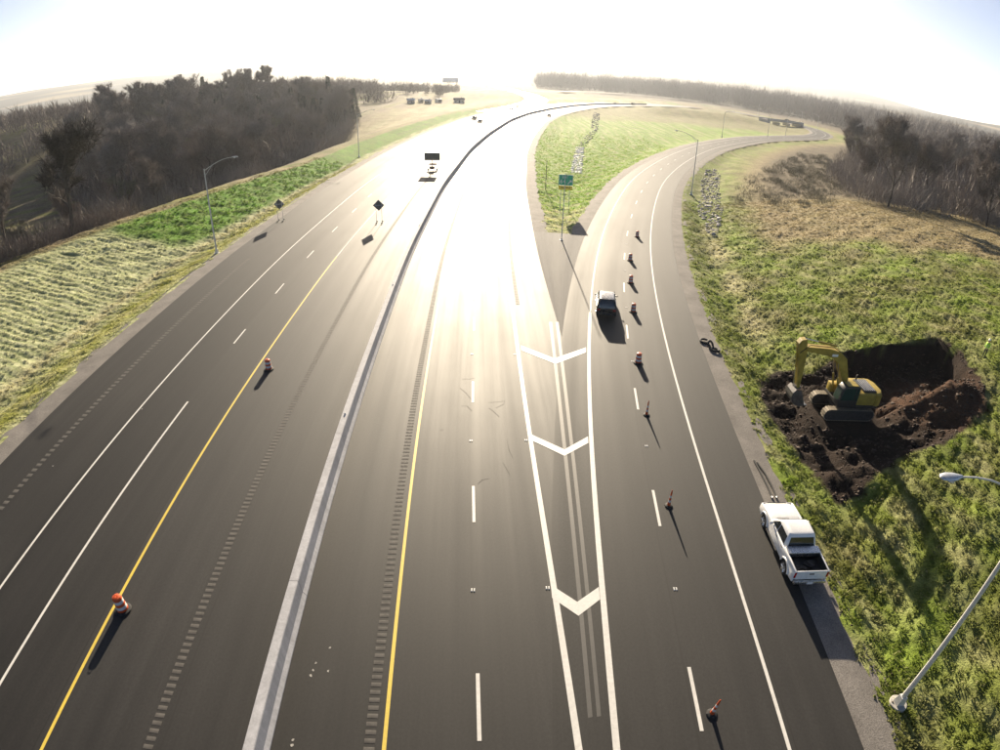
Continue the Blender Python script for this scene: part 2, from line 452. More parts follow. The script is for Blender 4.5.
# ground cover colours (real differences of turf, straw, soil)
LUSH, OLIVE, STRAW, TAN, SOIL, BROWN, LITTER, YELLOWG = [np.array(c) for c in ((.115, .25, .025), (.15, .16, .046), (.48, .44, .26), (.29, .23, .14), (.024, .016, .012), (.062, .034, .021), (.10, .08, .06), (.28, .29, .06))]
def cover(x, y, fl):
    um, sm, ur, sr, uf, sf = fl
    dl = -um + GRAV_L; dr = ur - RAMP_G; c = crest(sm); t = dl / c
    n1 = .5 + .35 * wav(x, y, 11, 9); n2 = .5 + .35 * wav(x, y, 3.1, 10); n3 = .5 + .35 * wav(x, y, 40, 11)
    mx = lambda a, b, w: a * (1 - w[:, None]) + b * w[:, None]
    col = mx(np.tile(OLIVE, (len(x), 1)), TAN, np.clip(n3 * .9 + (n1 - .5), 0, 1))
    # left bank
    L = um < GRAV_L
    row = .5 + .5 * np.sin(2 * np.pi * (sm + .22 * um + .2 * wav(x, y, 8, 12)) / 1.05)
    near_bank = mx(np.tile(np.array((.19, .235, .085)), (len(x), 1)), np.array((.54, .54, .34)), np.clip(.15 + .7 * row + .25 * (n2 - .5), 0, 1))
    lush = mx(np.tile(LUSH, (len(x), 1)), OLIVE, np.clip(n2 * .5, 0, .5))
    w_l = sstep((sm - 66 + 6 * (n1 - .5)) / 6) * sstep((t - .28) / .08)
    cl = mx(near_bank, lush, w_l)
    fs = np.clip(1 - np.abs(t - .1) / .12, 0, 1)
    cl = mx(cl, mx(np.tile(YELLOWG, (len(x), 1)), STRAW, n2 * .5), fs)
    cl = mx(cl, STRAW * .9, np.clip(1 - np.abs(t - .24) / .05, 0, 1) * .8 * (sm < 140))
    cl = mx(cl, mx(np.tile(OLIVE, (len(x), 1)), TAN, np.clip(n1, 0, 1)), sstep((t - .98) / .1))
    cl = mx(cl, LITTER, sstep((t - 1.3) / .3) * np.clip(n1 * 1.2, 0, 1) * (y > 0) * .8)
    fieldm = sstep((14 - np.hypot((x + 82) / 2.2, y - 104)) / 6); cl = mx(cl, YELLOWG * .8, fieldm * (t > 1.05))
    gl = sstep((y - 210) / 60) * sstep((60 - dl) / 30) * sstep((t - 1.2) / .5); cl = mx(cl, mx(np.tile(STRAW * .8, (len(x), 1)), TAN, n1), gl)
    col = np.where(L[:, None], cl, col)
    # right bank
    Rr = (ur > RAMP_G) & (um > ROAD_R)
    g = mx(np.tile(LUSH * .45 + YELLOWG * .45, (len(x), 1)), OLIVE, np.clip(n1, 0, 1))
    cr = mx(g, STRAW * .75, np.clip((n2 - .3) * .7, 0, .45))
    d = np.clip(1 - np.abs(dr - 5.2) / 2.2, 0, 1) * np.clip(n1 * 1.4 - .2, 0, 1) * (sr > 38) * (sr < 115); cr = mx(cr, STRAW, d * .8)
    tanw = sstep((y - 62 - .35 * np.maximum(70 - x, -60)) / 14 + .5 * (n1 - .5)) * sstep((dr - 8) / 8)
    cr = mx(cr, TAN, tanw * .85)
    cr = mx(cr, LITTER, sstep((y - 105 - .1 * x) / 10) * sstep((dr - 14) / 8) * .8)
    col = np.where(Rr[:, None], cr, col)
    go = (um >= ROAD_R) & (ur <= RAMP_L)
    gg = mx(np.tile(LUSH * .8 + YELLOWG * .25, (len(x), 1)), STRAW, np.clip((n2 - .35) * .9 + .5 * sstep((110 - y) / 20), 0, .8))
    gg = mx(gg, TAN * .7, sstep((y - 330) / 60 + .8 * (n3 - .5)) * .75)
    col = np.where(go[:, None], gg, col)
    far = sstep((np.hypot(x, y) - 600) / 300)
    col = mx(col, np.where((.5 + .35 * wav(x, y, 420, 16) > .85)[:, None], TAN * .8, np.array((.035, .034, .03))), far)
    nr = (x > 10) & (x < 70) & (y > 5) & (y < 80)
    if nr.any():
        ds = poly_dist(x[nr], y[nr], soil_poly) + .3 + .2 * wav(x[nr], y[nr], 1.4, 13)
        k = sstep(ds / .4)
        br = np.hypot(x[nr] - mound_c[0], y[nr] - mound_c[1])
        so = SOIL * (1 - sstep((7 - br) / 4)[:, None]) + BROWN * sstep((7 - br) / 4)[:, None]
        col[nr] = col[nr] * (1 - k[:, None]) + so * k[:, None]
    return np.clip(col, .01, .9)
colr = cover(X.ravel(), Y.ravel(), FL)

m, n, l, b = new_mat('ground_cover')
at = n.new('ShaderNodeAttribute'); at.attribute_name = 'col'
tc = n.new('ShaderNodeTexCoord').outputs['Object']
f1 = noise(n, l, 1.7, 6, tc, .7); f2 = noise(n, l, 9, 4, tc, .7); f3 = noise(n, l, .16, 5, tc, .65)
k = math_node(n, l, 'MULTIPLY', maprange(n, l, f1, .3, .7, .6, 1.4), maprange(n, l, f2, .3, .7, .7, 1.3))
k = math_node(n, l, 'MULTIPLY', k, maprange(n, l, f3, .3, .7, .75, 1.25))
l.new(mixc(n, l, 1.0, at.outputs['Color'], k, 'MULTIPLY'), b.inputs['Base Color'])
b.inputs['Roughness'].default_value = .95
b.inputs['Specular IOR Level'].default_value = .1
bp = n.new('ShaderNodeBump'); bp.inputs['Strength'].default_value = .9; bp.inputs['Distance'].default_value = .12
l.new(math_node(n, l, 'ADD', f2, math_node(n, l, 'MULTIPLY', f1, 1.5)), bp.inputs['Height']); l.new(bp.outputs[0], b.inputs['Normal'])
M['ground'] = m
ny, nx = X.shape
ii = (np.arange(ny - 1)[:, None] * nx + np.arange(nx - 1)[None]).ravel()
me = np_mesh('ground', np.stack([X.ravel(), Y.ravel(), Z], 1), np.stack([ii, ii + 1, ii + nx + 1, ii + nx], 1), 'ground', True, colr)
tag(link('ground', me), kind='structure')

# ------------------------------------------------------------------ road materials
def asphalt(name, base, stripes, rough0, seams=(), seedv=0.0, warm=(1.0, .96, .92), zones=None, spec=.4):
    m, n, l, b = new_mat(name)
    uv = n.new('ShaderNodeUVMap').outputs[0]
    sep = n.new('ShaderNodeSeparateXYZ'); l.new(uv, sep.inputs[0])
    def scaled(sx, sy):
        c = n.new('ShaderNodeCombineXYZ')
        l.new(math_node(n, l, 'MULTIPLY', sep.outputs[0], sx), c.inputs[0]); l.new(math_node(n, l, 'MULTIPLY', sep.outputs[1], sy), c.inputs[1]); c.inputs[2].default_value = seedv
        return c.outputs[0]
    st = noise(n, l, 1, 4, scaled(.75, .012), .6)        # long wheel-path streaks
    st2 = noise(n, l, 1, 3, scaled(2.6, .03), .6)
    pa = noise(n, l, 1, 5, scaled(.12, .06), .6)         # broad blotches
    fi = noise(n, l, 1, 3, scaled(9, 7), .8)             # aggregate
    k = math_node(n, l, 'MULTIPLY', maprange(n, l, st, .3, .7, 1 - stripes, 1 + stripes), maprange(n, l, fi, .25, .75, .72, 1.28))
    k = math_node(n, l, 'MULTIPLY', k, maprange(n, l, st2, .3, .7, 1 - stripes * .5, 1 + stripes * .5))
    k = math_node(n, l, 'MULTIPLY', k, maprange(n, l, pa, .3, .7, .75, 1.25))
    col = mixc(n, l, 1.0, tuple(base * w for w in warm), k, 'MULTIPLY')
    rg = maprange(n, l, math_node(n, l, 'ADD', st, math_node(n, l, 'MULTIPLY', pa, .6)), .5, 1.1, rough0 - .05, rough0 + .06)
    # tar-sealed joints
    for u0 in seams:
        wob = math_node(n, l, 'MULTIPLY', math_node(n, l, 'SUBTRACT', noise(n, l, 1, 2, scaled(.0, .15)), .5), .12)
        d = math_node(n, l, 'ABSOLUTE', math_node(n, l, 'SUBTRACT', math_node(n, l, 'ADD', sep.outputs[0], wob), u0))
        w = maprange(n, l, d, .02, .05, .8, 0.0)
        col = mixc(n, l, w, col, (.018, .017, .016))
    b.inputs['Specular IOR Level'].default_value = spec
    if zones:   # separate paving lanes: wear polish, gloss and tone by lane
        cr_ = n.new('ShaderNodeValToRGB'); l.new(maprange(n, l, sep.outputs[0], -30, 30, 0, 1), cr_.inputs[0])
        el = cr_.color_ramp.elements
        for i, (u_, a_, s_, m_) in enumerate(zones):
            e = el[i] if i < 2 else el.new(.5)
            e.position = (u_ + 30) / 60; e.color = (a_, s_, m_, 1)
        sp_ = n.new('ShaderNodeSeparateColor'); l.new(cr_.outputs[0], sp_.inputs[0])
        rg = math_node(n, l, 'ADD', math_node(n, l, 'SUBTRACT', rg, rough0), sp_.outputs[0])
        l.new(sp_.outputs[1], b.inputs['Specular IOR Level'])
        col = mixc(n, l, 1.0, col, math_node(n, l, 'MULTIPLY', sp_.outputs[2], 2.0), 'MULTIPLY')
    l.new(col, b.inputs['Base Color']); l.new(rg, b.inputs['Roughness'])
    M[name] = m
ZN = []
for ua, ub, ro, sp, mu in ((-24, -17.0, .72, .22, .42), (-16.9, -13.2, .69, .22, .38), (-13.1, -9.5, .68, .23, .42), (-9.4, -4.1, .66, .27, .54), (-4.0, -.2, .65, .28, .50), (.2, 4.6, .63, .30, .50), (4.8, 8.2, .60, .40, .54), (8.3, 12.2, .595, .41, .56), (12.3, 17, .66, .30, .52)):
    ZN += [(ua, ro, sp, mu), (ub, ro, sp, mu)]
asphalt('asphalt_main', .022, .22, .66, (-13.15, -9.6, -4.0, 8.25), zones=ZN)
asphalt('asphalt_ramp', .024, .16, .69, (-.22, 3.75), 3.1, spec=.28)
asphalt('asphalt_gore', .10, .25, .85, (), 7.7, (1, .96, .92), spec=.3)
asphalt('asphalt_fork', .05, .12, .62, (), 5.5, spec=.5)
m, n, l, b = new_mat('gravel')
tc = n.new('ShaderNodeTexCoord').outputs['Object']
f1 = noise(n, l, 14, 4, tc, .8); f2 = noise(n, l, .5, 4, tc); f3 = noise(n, l, 40, 2, tc, .8)
k = math_node(n, l, 'MULTIPLY', maprange(n, l, f1, .3, .7, .55, 1.45), maprange(n, l, f2, .3, .7, .75, 1.2)); k = math_node(n, l, 'MULTIPLY', k, maprange(n, l, f3, .3, .7, .8, 1.2))
l.new(mixc(n, l, 1.0, (.19, .175, .16), k, 'MULTIPLY'), b.inputs['Base Color']); b.inputs['Roughness'].default_value = .9; b.inputs['Specular IOR Level'].default_value = .2
bp = n.new('ShaderNodeBump'); bp.inputs['Strength'].default_value = .8; bp.inputs['Distance'].default_value = .03; l.new(f1, bp.inputs['Height']); l.new(bp.outputs[0], b.inputs['Normal'])
M['gravel'] = m
def paint(name, col, wear=.25):
    m, n, l, b = new_mat(name)
    tc = n.new('ShaderNodeTexCoord').outputs['Object']
    f = noise(n, l, 5, 6, tc, .75); g = noise(n, l, .35, 3, tc)
    w = maprange(n, l, math_node(n, l, 'ADD', f, math_node(n, l, 'MULTIPLY', g, .5)), .58, .95, 0.0, wear)
    l.new(mixc(n, l, w, tuple(col), (.10, .095, .09)), b.inputs['Base Color']); b.inputs['Roughness'].default_value = .6; b.inputs['Specular IOR Level'].default_value = .4
    M[name] = m
paint('line_white', (.66, .645, .61)); paint('line_yellow', (.70, .52, .07)); paint('line_faded', (.5, .48, .45), .9)
paint('milled', (.065, .062, .058), .4)

M['groove'] = simple('milled_groove', (.072, .068, .064), .85, 0, .3, 3, spec=.2)
def ribbon_np(curve, u0, u1, s0, s1, z, du=4.0, ds=2.5, zl=None, zr=None):
    ss = np.linspace(s0, s1, max(2, int((s1 - s0) / ds) + 1)); k = max(2, int(abs(u1 - u0) / du) + 2); us = np.linspace(0, 1, k)
    U = (u0 + (u1 - u0) * us)[None] + 0 * ss[:, None]; S = ss[:, None] + 0 * us[None]
    P = curve.at(S, U)
    Zz = np.full(U.shape, float(z))
    if zl is not None: Zz = zl + (zr - zl) * us[None] + 0 * S
    V = np.dstack([P, Zz]).reshape(-1, 3)
    i = (np.arange(len(ss) - 1)[:, None] * k + np.arange(k - 1)[None]).ravel()
    return V, np.stack([i, i + 1, i + k + 1, i + k], 1), np.stack([U.ravel(), S.ravel()], 1)
def ribbon(name, mat, curve, u0, u1, s0, s1, z, parent=None, **kw):
    V, F, uv = ribbon_np(curve, u0, u1, s0, s1, z, **kw)
    return link(name, np_mesh(name, V, F, mat, False, None, uv), parent)

highway = tag(ribbon('highway', 'asphalt_main', main, ROAD_L, ROAD_R, -55, 700, 0.0), kind='structure')
ramp_road = tag(ribbon('exit_ramp', 'asphalt_ramp', ramp, RAMP_L, RAMP_R, -55, ramp.end - 1, 0.004), kind='structure')
fork_road = tag(ribbon('side_road', 'asphalt_fork', fork, -11, 10, 0, fork.end - 20, 0.006, ds=6), kind='structure')
def shoulder(curve, u0, u1, s0, s1, flip):
    V, F, uv = ribbon_np(curve, u0, u1, s0, s1, 0, du=.8, ds=1.2)
    t = np.abs(uv[:, 0] - u0) / abs(u1 - u0)
    wob = .16 * np.sin(uv[:, 1] * .9) + .12 * np.sin(uv[:, 1] * 2.3 + 1) + .1 * np.sin(uv[:, 1] * .31)
    nn = np.stack([np.interp(uv[:, 1], curve.s, curve.n[:, i]) for i in (0, 1)], 1)
    V[:, :2] += nn * (wob * t ** 2)[:, None]
    V[:, 2] = -.008 - .14 * t ** 2 + .012 * np.sin(uv[:, 1] * 3.1 + uv[:, 0] * 5) * t
    return tag(link('gravel_shoulder', np_mesh('gravel_shoulder', V, F, 'gravel', True, None, uv)), kind='structure')
shoulder(main, ROAD_L + .15, GRAV_L - .6, -50, 420, False)
shoulder(ramp, RAMP_R - .15, RAMP_G + .7, -50, ramp.end - 4, True)
shoulder(ramp, RAMP_L + .15, RAMP_L - 2.2, 66, ramp.end - 4, True)
shoulder(main, ROAD_R - .15, ROAD_R + 2.2, 66, 560, True)
# paved gore between the carriageway and the ramp
gs = np.arange(34, 73.5, 1.5); V = []; F = []; uv = []
for i, s_ in enumerate(gs):
    a = main.at(s_, ROAD_R - .3); u, sr = ramp.project(np.array([a[0]]), np.array([a[1]]))
    b2 = ramp.at(sr[0] + .8, RAMP_L + .3)
    for k in range(7):
        p = a + (b2 - a) * k / 6; V.append((p[0], p[1], -.006)); uv.append((ROAD_R + k, s_))
for i in range(len(gs) - 1):
    for k in range(6): F.append((i * 7 + k, i * 7 + k + 1, i * 7 + k + 8, i * 7 + k + 7))
tag(link('gore_pavement', np_mesh('gore_pavement', V, F, 'asphalt_gore', False, None, uv)), kind='structure')

# ------------------------------------------------------------------ road markings (parts of their road)
def line(name, mat, curve, u, w, s0, s1, z, parent): return ribbon(name, mat, curve, u - w / 2, u + w / 2, s0, s1, z, parent, du=1)
ZM = .010
line('edge_line', 'line_white', main, -16.65, .15, -50, 420, ZM, highway)
s_end = main.project(*[np.array([v]) for v in G(190, 401.6)])[1][0]
line('lane_line', 'line_white', main, -13.0, .15, -50, s_end, ZM, highway)
d0 = main.project(*[np.array([v]) for v in G(234, 343.6)])[1][0]
for i in range(28):
    line('lane_dash', 'line_white', main, -13.0, .14, d0 + i * 12.19, d0 + i * 12.19 + 3.05, ZM, highway)
line('edge_line', 'line_yellow', main, -9.2, .16, -50, 60, ZM, highway)
line('edge_line', 'line_faded', main, -9.2, .13, 60, 430, ZM, highway)
line('edge_line', 'line_yellow', main, 4.82, .16, -50, 430, ZM, highway)
g0 = main.project(*[np.array([v]) for v in G(477.5, 741)])[1][0]
for i in range(-1, 32):
    line('lane_dash', 'line_white', main, 8.42, .16, g0 + i * 12.3, g0 + i * 12.3 + 3.05, ZM, highway)
line('gore_line', 'line_white', main, 12.15, .28, -50, 66, ZM, highway)
line('edge_line', 'line_white', main, 12.15, .15, 66, 520, ZM, highway)
line('gore_line', 'line_white', ramp, -3.48, .28, -50, 42, ZM, ramp_road)
line('edge_line', 'line_white', ramp, -3.48, .15, 42, ramp.end - 4, ZM, ramp_road)
line('edge_line', 'line_white', ramp, 3.45, .16, -50, ramp.end - 4, ZM, ramp_road)
j0 = ramp.project(*[np.array([v]) for v in G(704.6, 731)])[1][0]
for i in range(-1, 30):
    line('lane_dash', 'line_white', ramp, 0.0, .16, j0 + i * 11.95, j0 + i * 11.95 + 3.05, ZM, ramp_road)
def poly_mark(name, mat, px, z, parent):
    V = [(*G(*p), z) for p in px]
    return link(name, np_mesh(name, V, [list(range(len(V)))], mat, uv=[(0, 0)] * len(V)), parent)
for px in ([(551, 585), (577.3, 602), (598.8, 587), (600, 599.5), (578.5, 616), (552, 598)],
           [(530.2, 434), (564.5, 449.5), (588, 436.5), (588.4, 443), (564.5, 456), (531.2, 440.3)],
           [(521, 345.5), (554.5, 358.5), (586, 347.5), (586, 352.5), (555.5, 364), (521.5, 350.5)]):
    # split at the apex so that both arms are convex
    a = MB()
    for q in (px[0], px[1], px[4], px[5]), (px[1], px[2], px[3], px[4]):
        a.add([(*G(*p), .014) for p in q], [(0, 1, 2, 3)])
    a.build('chevron', 'line_white', highway)
poly_mark('milled_strip', 'milled', [(549, 322), (552, 322), (592.5, 717), (588, 718)], .0075, highway)
poly_mark('milled_strip', 'milled', [(555.5, 322), (558.5, 322), (601, 716), (597, 717)], .0075, highway)
# tar squiggles over cracks
for pts in ([(460, 388), (466, 393), (471, 399)], [(461, 406), (467, 406), (472, 411)], [(489, 402.5), (497, 402), (504.5, 401), (504, 404), (496, 408)], [(489, 408), (493, 411), (499, 416.5)], [(478, 484), (482, 480), (489, 478.5)], [(503, 463), (506, 468), (510, 475)], [(440, 430), (444, 429.5)], [(507, 440), (509, 450), (513, 458)], [(462, 379), (470, 379), (475, 378)]):
    P = [G(*p) for p in pts]; mb_ = MB()
    for a_, b_ in zip(P[:-1], P[1:]):
        d_ = (b_ - a_) / np.hypot(*(b_ - a_)); w_ = np.array([-d_[1], d_[0]]) * .011; a_ = a_ - d_ * .01; b_ = b_ + d_ * .01
        mb_.add([(*(a_ - w_), .0085), (*(a_ + w_), .0085), (*(b_ + w_), .0085), (*(b_ - w_), .0085)], [(0, 1, 2, 3)])
    mb_.build('tar_seal', 'rubber', highway)
for (x_, y_) in ((316, 663), (313, 670), (311, 675.5), (328, 671), (330, 648), (293, 740), (292, 745), (53, 466), (142, 409)):
    p = G(x_, y_); q = []
    for k in range(7): a_ = k * .9; rr_ = random.uniform(.03, .09); q.append((p[0] + math.cos(a_) * rr_, p[1] + math.sin(a_) * rr_, .007))
    MB().add(q, [tuple(range(7))]).build('paint_spot', 'line_faded', highway)
# raised pavement markers
for cv, u, par, s00, st, k in ((main, 8.3, highway, g0 + 7.6, 12.3, 6), (main, 11.85, highway, g0 + 7.6, 12.3, 4), (ramp, .12, ramp_road, j0 + 7.5, 11.95, 6)):
    for i in range(k):
        p = cv.at(s00 + st * i, u)
        MB().box((p[0] - .06, p[1], .022), (.07, .2, .02), 0, .7).box((p[0] + .06, p[1], .022), (.07, .2, .02), 0, .7).build('road_marker', 'band_white', par)
# rumble strips: rows of milled bars, too small to pick apart
def rumble(curve, u, w, s0, s1, pitch, parent):
    V, F = [], []
    for i, s_ in enumerate(np.arange(s0, s1, pitch)):
        o = len(V)
        for (a, bq, zz) in ((s_, u - w / 2, .006), (s_, u + w / 2, .006), (s_ + pitch * .5, u + w / 2, .014), (s_ + pitch * .5, u - w / 2, .014), (s_ + pitch * .55, u + w / 2, .006), (s_ + pitch * .55, u - w / 2, .006)):
            p = curve.at(a, bq); V.append((p[0], p[1], zz))
        F += [(o, o + 1, o + 2, o + 3), (o + 3, o + 2, o + 4, o + 5)]
    ob = link('rumble_strip', np_mesh('rumble_strip', V, F, 'groove'), parent); tag(ob, kind='stuff')
rumble(main, -4.55, .42, -50, 130, .36, highway)
rumble(main, 4.25, .42, -50, 130, .36, highway)
rumble(main, -21.0, .42, -50, 60, .55, highway)
rumble(main, 12.75, .38, 44, 90, .46, highway)

# ------------------------------------------------------------------ median barrier
def barrier():
    t = thing('median_barrier', 'long concrete median barrier dividing the two carriageways of the highway', 'barrier')
    prof = [(-.45, -.03), (-.45, .08), (-.29, .30), (-.23, 1.05), (-.20, 1.10), (.20, 1.10), (.23, 1.05), (.29, .30), (.45, .08), (.45, -.03)]
    edges = list(np.arange(-52, 140, 12.0)) + list(np.arange(140, 640, 25.0))
    for a, b2 in zip(edges[:-1], edges[1:]):       # cast lengths between contraction joints
        ss = np.linspace(a + .012, b2 - .012, 6); secs = []
        for s_ in ss:
            secs.append([(*main.at(s_, u), z) for u, z in prof])
        MB().loft(secs).build('barrier_section', 'barrier_concrete', t)
    for s_ in np.arange(-2.2, 140, 24.4):
        p = main.at(s_, .0)
        MB().box((p[0], p[1], 1.10), (.10, .03, .06)).box((p[0], p[1], 1.15), (.11, .012, .10)).build('reflector', 'band_white', t)
m, n, l, b = new_mat('barrier_concrete')
tc = n.new('ShaderNodeTexCoord').outputs['Object']
f1 = noise(n, l, .7, 6, tc, .7); f2 = noise(n, l, 9, 4, tc, .7)
mp = n.new('ShaderNodeMapping'); mp.inputs['Scale'].default_value = (3, 3, .25); l.new(tc, mp.inputs[0]); f3 = noise(n, l, 1.2, 5, mp.outputs[0], .7)
k = math_node(n, l, 'MULTIPLY', maprange(n, l, f1, .3, .7, .82, 1.15), maprange(n, l, f2, .3, .7, .9, 1.1)); k = math_node(n, l, 'MULTIPLY', k, maprange(n, l, f3, .35, .7, 1.08, .8))
l.new(mixc(n, l, 1.0, (.40, .40, .42), k, 'MULTIPLY'), b.inputs['Base Color']); b.inputs['Roughness'].default_value = .85
M['barrier_concrete'] = m
barrier()

# ------------------------------------------------------------------ lamp posts
def lamp_post(label, loc, side, h=11.6, arm=4.3, rise=1.4, group='lamp posts along the highway'):
    # side: direction (rotation about Z) in which the arm reaches, 0 = +X
    t = thing('lamp_post', label, 'street lamp', loc, side, group)
    MB().lathe([(.42, -.25), (.42, .10), (.40, .12)], 14).build('foundation', 'concrete_pale', t, smooth=True)
    MB().box((0, 0, .38), (.40, .40, .52), 0, .72).build('base', 'galv', t, .02)
    MB().tube([(0, 0, .6), (0, 0, h * .5), (0, 0, h)], [.115, .095, .07], 10).build('pole', 'galv', t, smooth=True)
    pts = [(arm * q, 0, h - .25 + (rise + .1) * math.sin(q * math.pi / 2)) for q in np.linspace(0, 1, 7)]
    a = MB().tube(pts, [.05, .05, .045, .04, .035, .032, .03], 7)
    a.tube([(0, 0, h - .95), (arm * .3, 0, h + .32 * rise), (arm * .42, 0, h - .25 + (rise + .1) * math.sin(.42 * math.pi / 2))], .028, 6)
    a.build('arm', 'galv', t, smooth=True)
    z = h + rise - .16
    hd = MB(); secs = []
    for q, w, hh in ((0, .06, .06), (.12, .10, .09), (.3, .17, .13), (.6, .19, .14), (.78, .13, .10), (.84, .04, .04)):
        secs.append([(arm - .1 + q, math.cos(a_) * w, z + .03 + math.sin(a_) * hh * (.65 if math.sin(a_) > 0 else .5)) for a_ in np.linspace(0, 2 * math.pi, 11)[:-1]])
    o = hd.loft(secs).build('lamp_head', 'silver_paint', t, smooth=True)
    MB().lathe([(.15, z - .02), (.13, z - .10), (.06, z - .14)], 12, (arm + .28, 0, 0)).build('lens', 'clear_lens', o, smooth=True)
    return t
def zat(x, y):
    x = np.array([x], float); y = np.array([y], float); return float(zfull(x, y, fields(x, y))[0])
LPOST = [
    ('tall galvanised lamp post at the foot of the striped grass bank', (-38.9, 71.7), 0.0),
    ('galvanised lamp post on the green bank before the dense wood', (-40.4, 162), 0.1),
    ('galvanised lamp post leaning to the frame edge beside the white pickup', (17.57, 10.91), math.pi),
    ('lamp post between the curving ramp and the grey stone ditch', (39.2, 119.8), math.pi - .45),
    ('lamp post on the inner grass side of the curving ramp', (103, 279), -.9),
    ('lamp post left of the small bridge, nearer of that pair', (140, 309), 2.3),
    ('lamp post below the small bridge beside the ramp bend', (168, 345), -.8),
    ('lamp post right of the small bridge, lower of that pair', (247, 452), 2.8),
    ('lamp post right of the small bridge, upper of that pair', (272, 530), 2.9),
    ('far lamp post rising against the wood left of the small bridge', (262, 610), -.3),
]
lp0 = None
for lab, (x, y), sd_ in LPOST:
    z = max(zat(x, y), -.3) - .02
    if lp0 is None: lp0 = lamp_post(lab, (x, y, z), sd_)
    else:
        c = dup(lp0, lab, (x, y, z), sd_)

# ------------------------------------------------------------------ signs on the left carriageway (backs towards us)
def diamond_sign(label, loc, rz):
    t = thing('diamond_sign', label, 'road sign', loc, rz, 'temporary diamond signs on skid stands')
    h = 2.75; s_ = .86
    MB().prism([(-s_, h), (0, h - s_), (s_, h), (0, h + s_)], -.01, .01, 'XZ').build('sign_panel', 'sign_back', t)
    r = MB()
    r.box((0, -.035, h), (1.5, .03, .06)).build('brace', 'galv', t)
    for x in (-.42, .42):
        MB().tube([(x, -.05, .05), (x, -.05, h + .35)], .032, 6).build('post', 'galv', t)
        MB().box((x, -.05, .04), (.07, 1.5, .07)).build('skid', 'dark_steel', t)
        for y in (-.62, .55):
            g = MB(); secs = []
            for q, w in ((-.24, .04), (-.17, .12), (0, .15), (.17, .12), (.24, .04)):
                secs.append([(x + math.cos(a_) * w * 1.1, y + q, .14 + math.sin(a_) * w * .5) for a_ in np.linspace(0, 2 * math.pi, 9)[:-1]])
            g.loft(secs).build('sandbag', 'sandbag', t, smooth=True)
    return t
M['sandbag'] = simple('sandbag', (.10, .10, .095), .9, 0, .25, 8)
ds0 = diamond_sign('dark diamond sign on two posts between the yellow line and barrier', (*G(379.5, 223), 0), R(6))
dup(ds0, 'dark diamond sign on two posts on the outer shoulder near the grass bank', (*G(281, 221), 0), R(10))

def message_board():
    x, y = G(432.5, 171)
    t = thing('message_board', 'dark electronic message board on a trailer standing on the left carriageway', 'message sign', (x, y, 0), R(-4))
    z = 3.35
    p = MB().box((0, 0, z), (3.6, .22, 1.75)).build('display_panel', 'sign_back', t, .03)
    MB().box((0, -.125, z), (3.2, .02, 1.35)).build('back_cover', 'sign_panel_back', p)
    for k in (-1.2, -.4, .4, 1.2): MB().box((k, -.15, z), (.05, .04, 1.5)).build('rib', 'dark_steel', p)
    MB().tube([(0, .05, .5), (0, .05, 2.6)], .11, 8).build('mast', 'orange', t, smooth=True)
    f = MB().box((0, .3, .58), (1.6, 2.4, .12)).box((0, 2.1, .55), (.12, 1.4, .1)); f.build('trailer_frame', 'orange', t, .01)
    MB().box((0, -.35, .92), (1.1, .7, .56)).build('battery_box', 'black_plastic', t, .03)
    MB().quad((-.9, .1, 1.35), (.9, .1, 1.35), (.9, 1.0, 1.6), (-.9, 1.0, 1.6), .05).build('solar_panel', 'glass', t)
    for sx in (-1, 1):
        w = MB().lathe([(.2, -.1), (.32, -.1), (.34, -.05), (.34, .05), (.32, .1), (.2, .1)], 16, (sx * .98, .2, .34), 'X').build('wheel', 'rubber', t, smooth=True)
        MB().lathe([(.19, -.08), (.19, .08)], 12, (sx * .98, .2, .34), 'X').build('rim', 'galv', w)
        MB().box((sx * .98, .2, .74), (.3, .9, .04)).build('mudguard', 'orange', t, .01)
        for yy_ in (-.9, 1.5):
            MB().tube([(sx * 1.05, yy_, .03), (sx * 1.05, yy_, .8)], .035, 6).box((sx * 1.05, yy_, .02), (.22, .22, .04)).build('jack', 'galv', t)
M['sign_panel_back'] = simple('board_back', (.09, .09, .07), .55, .2, .15, 3)
message_board()

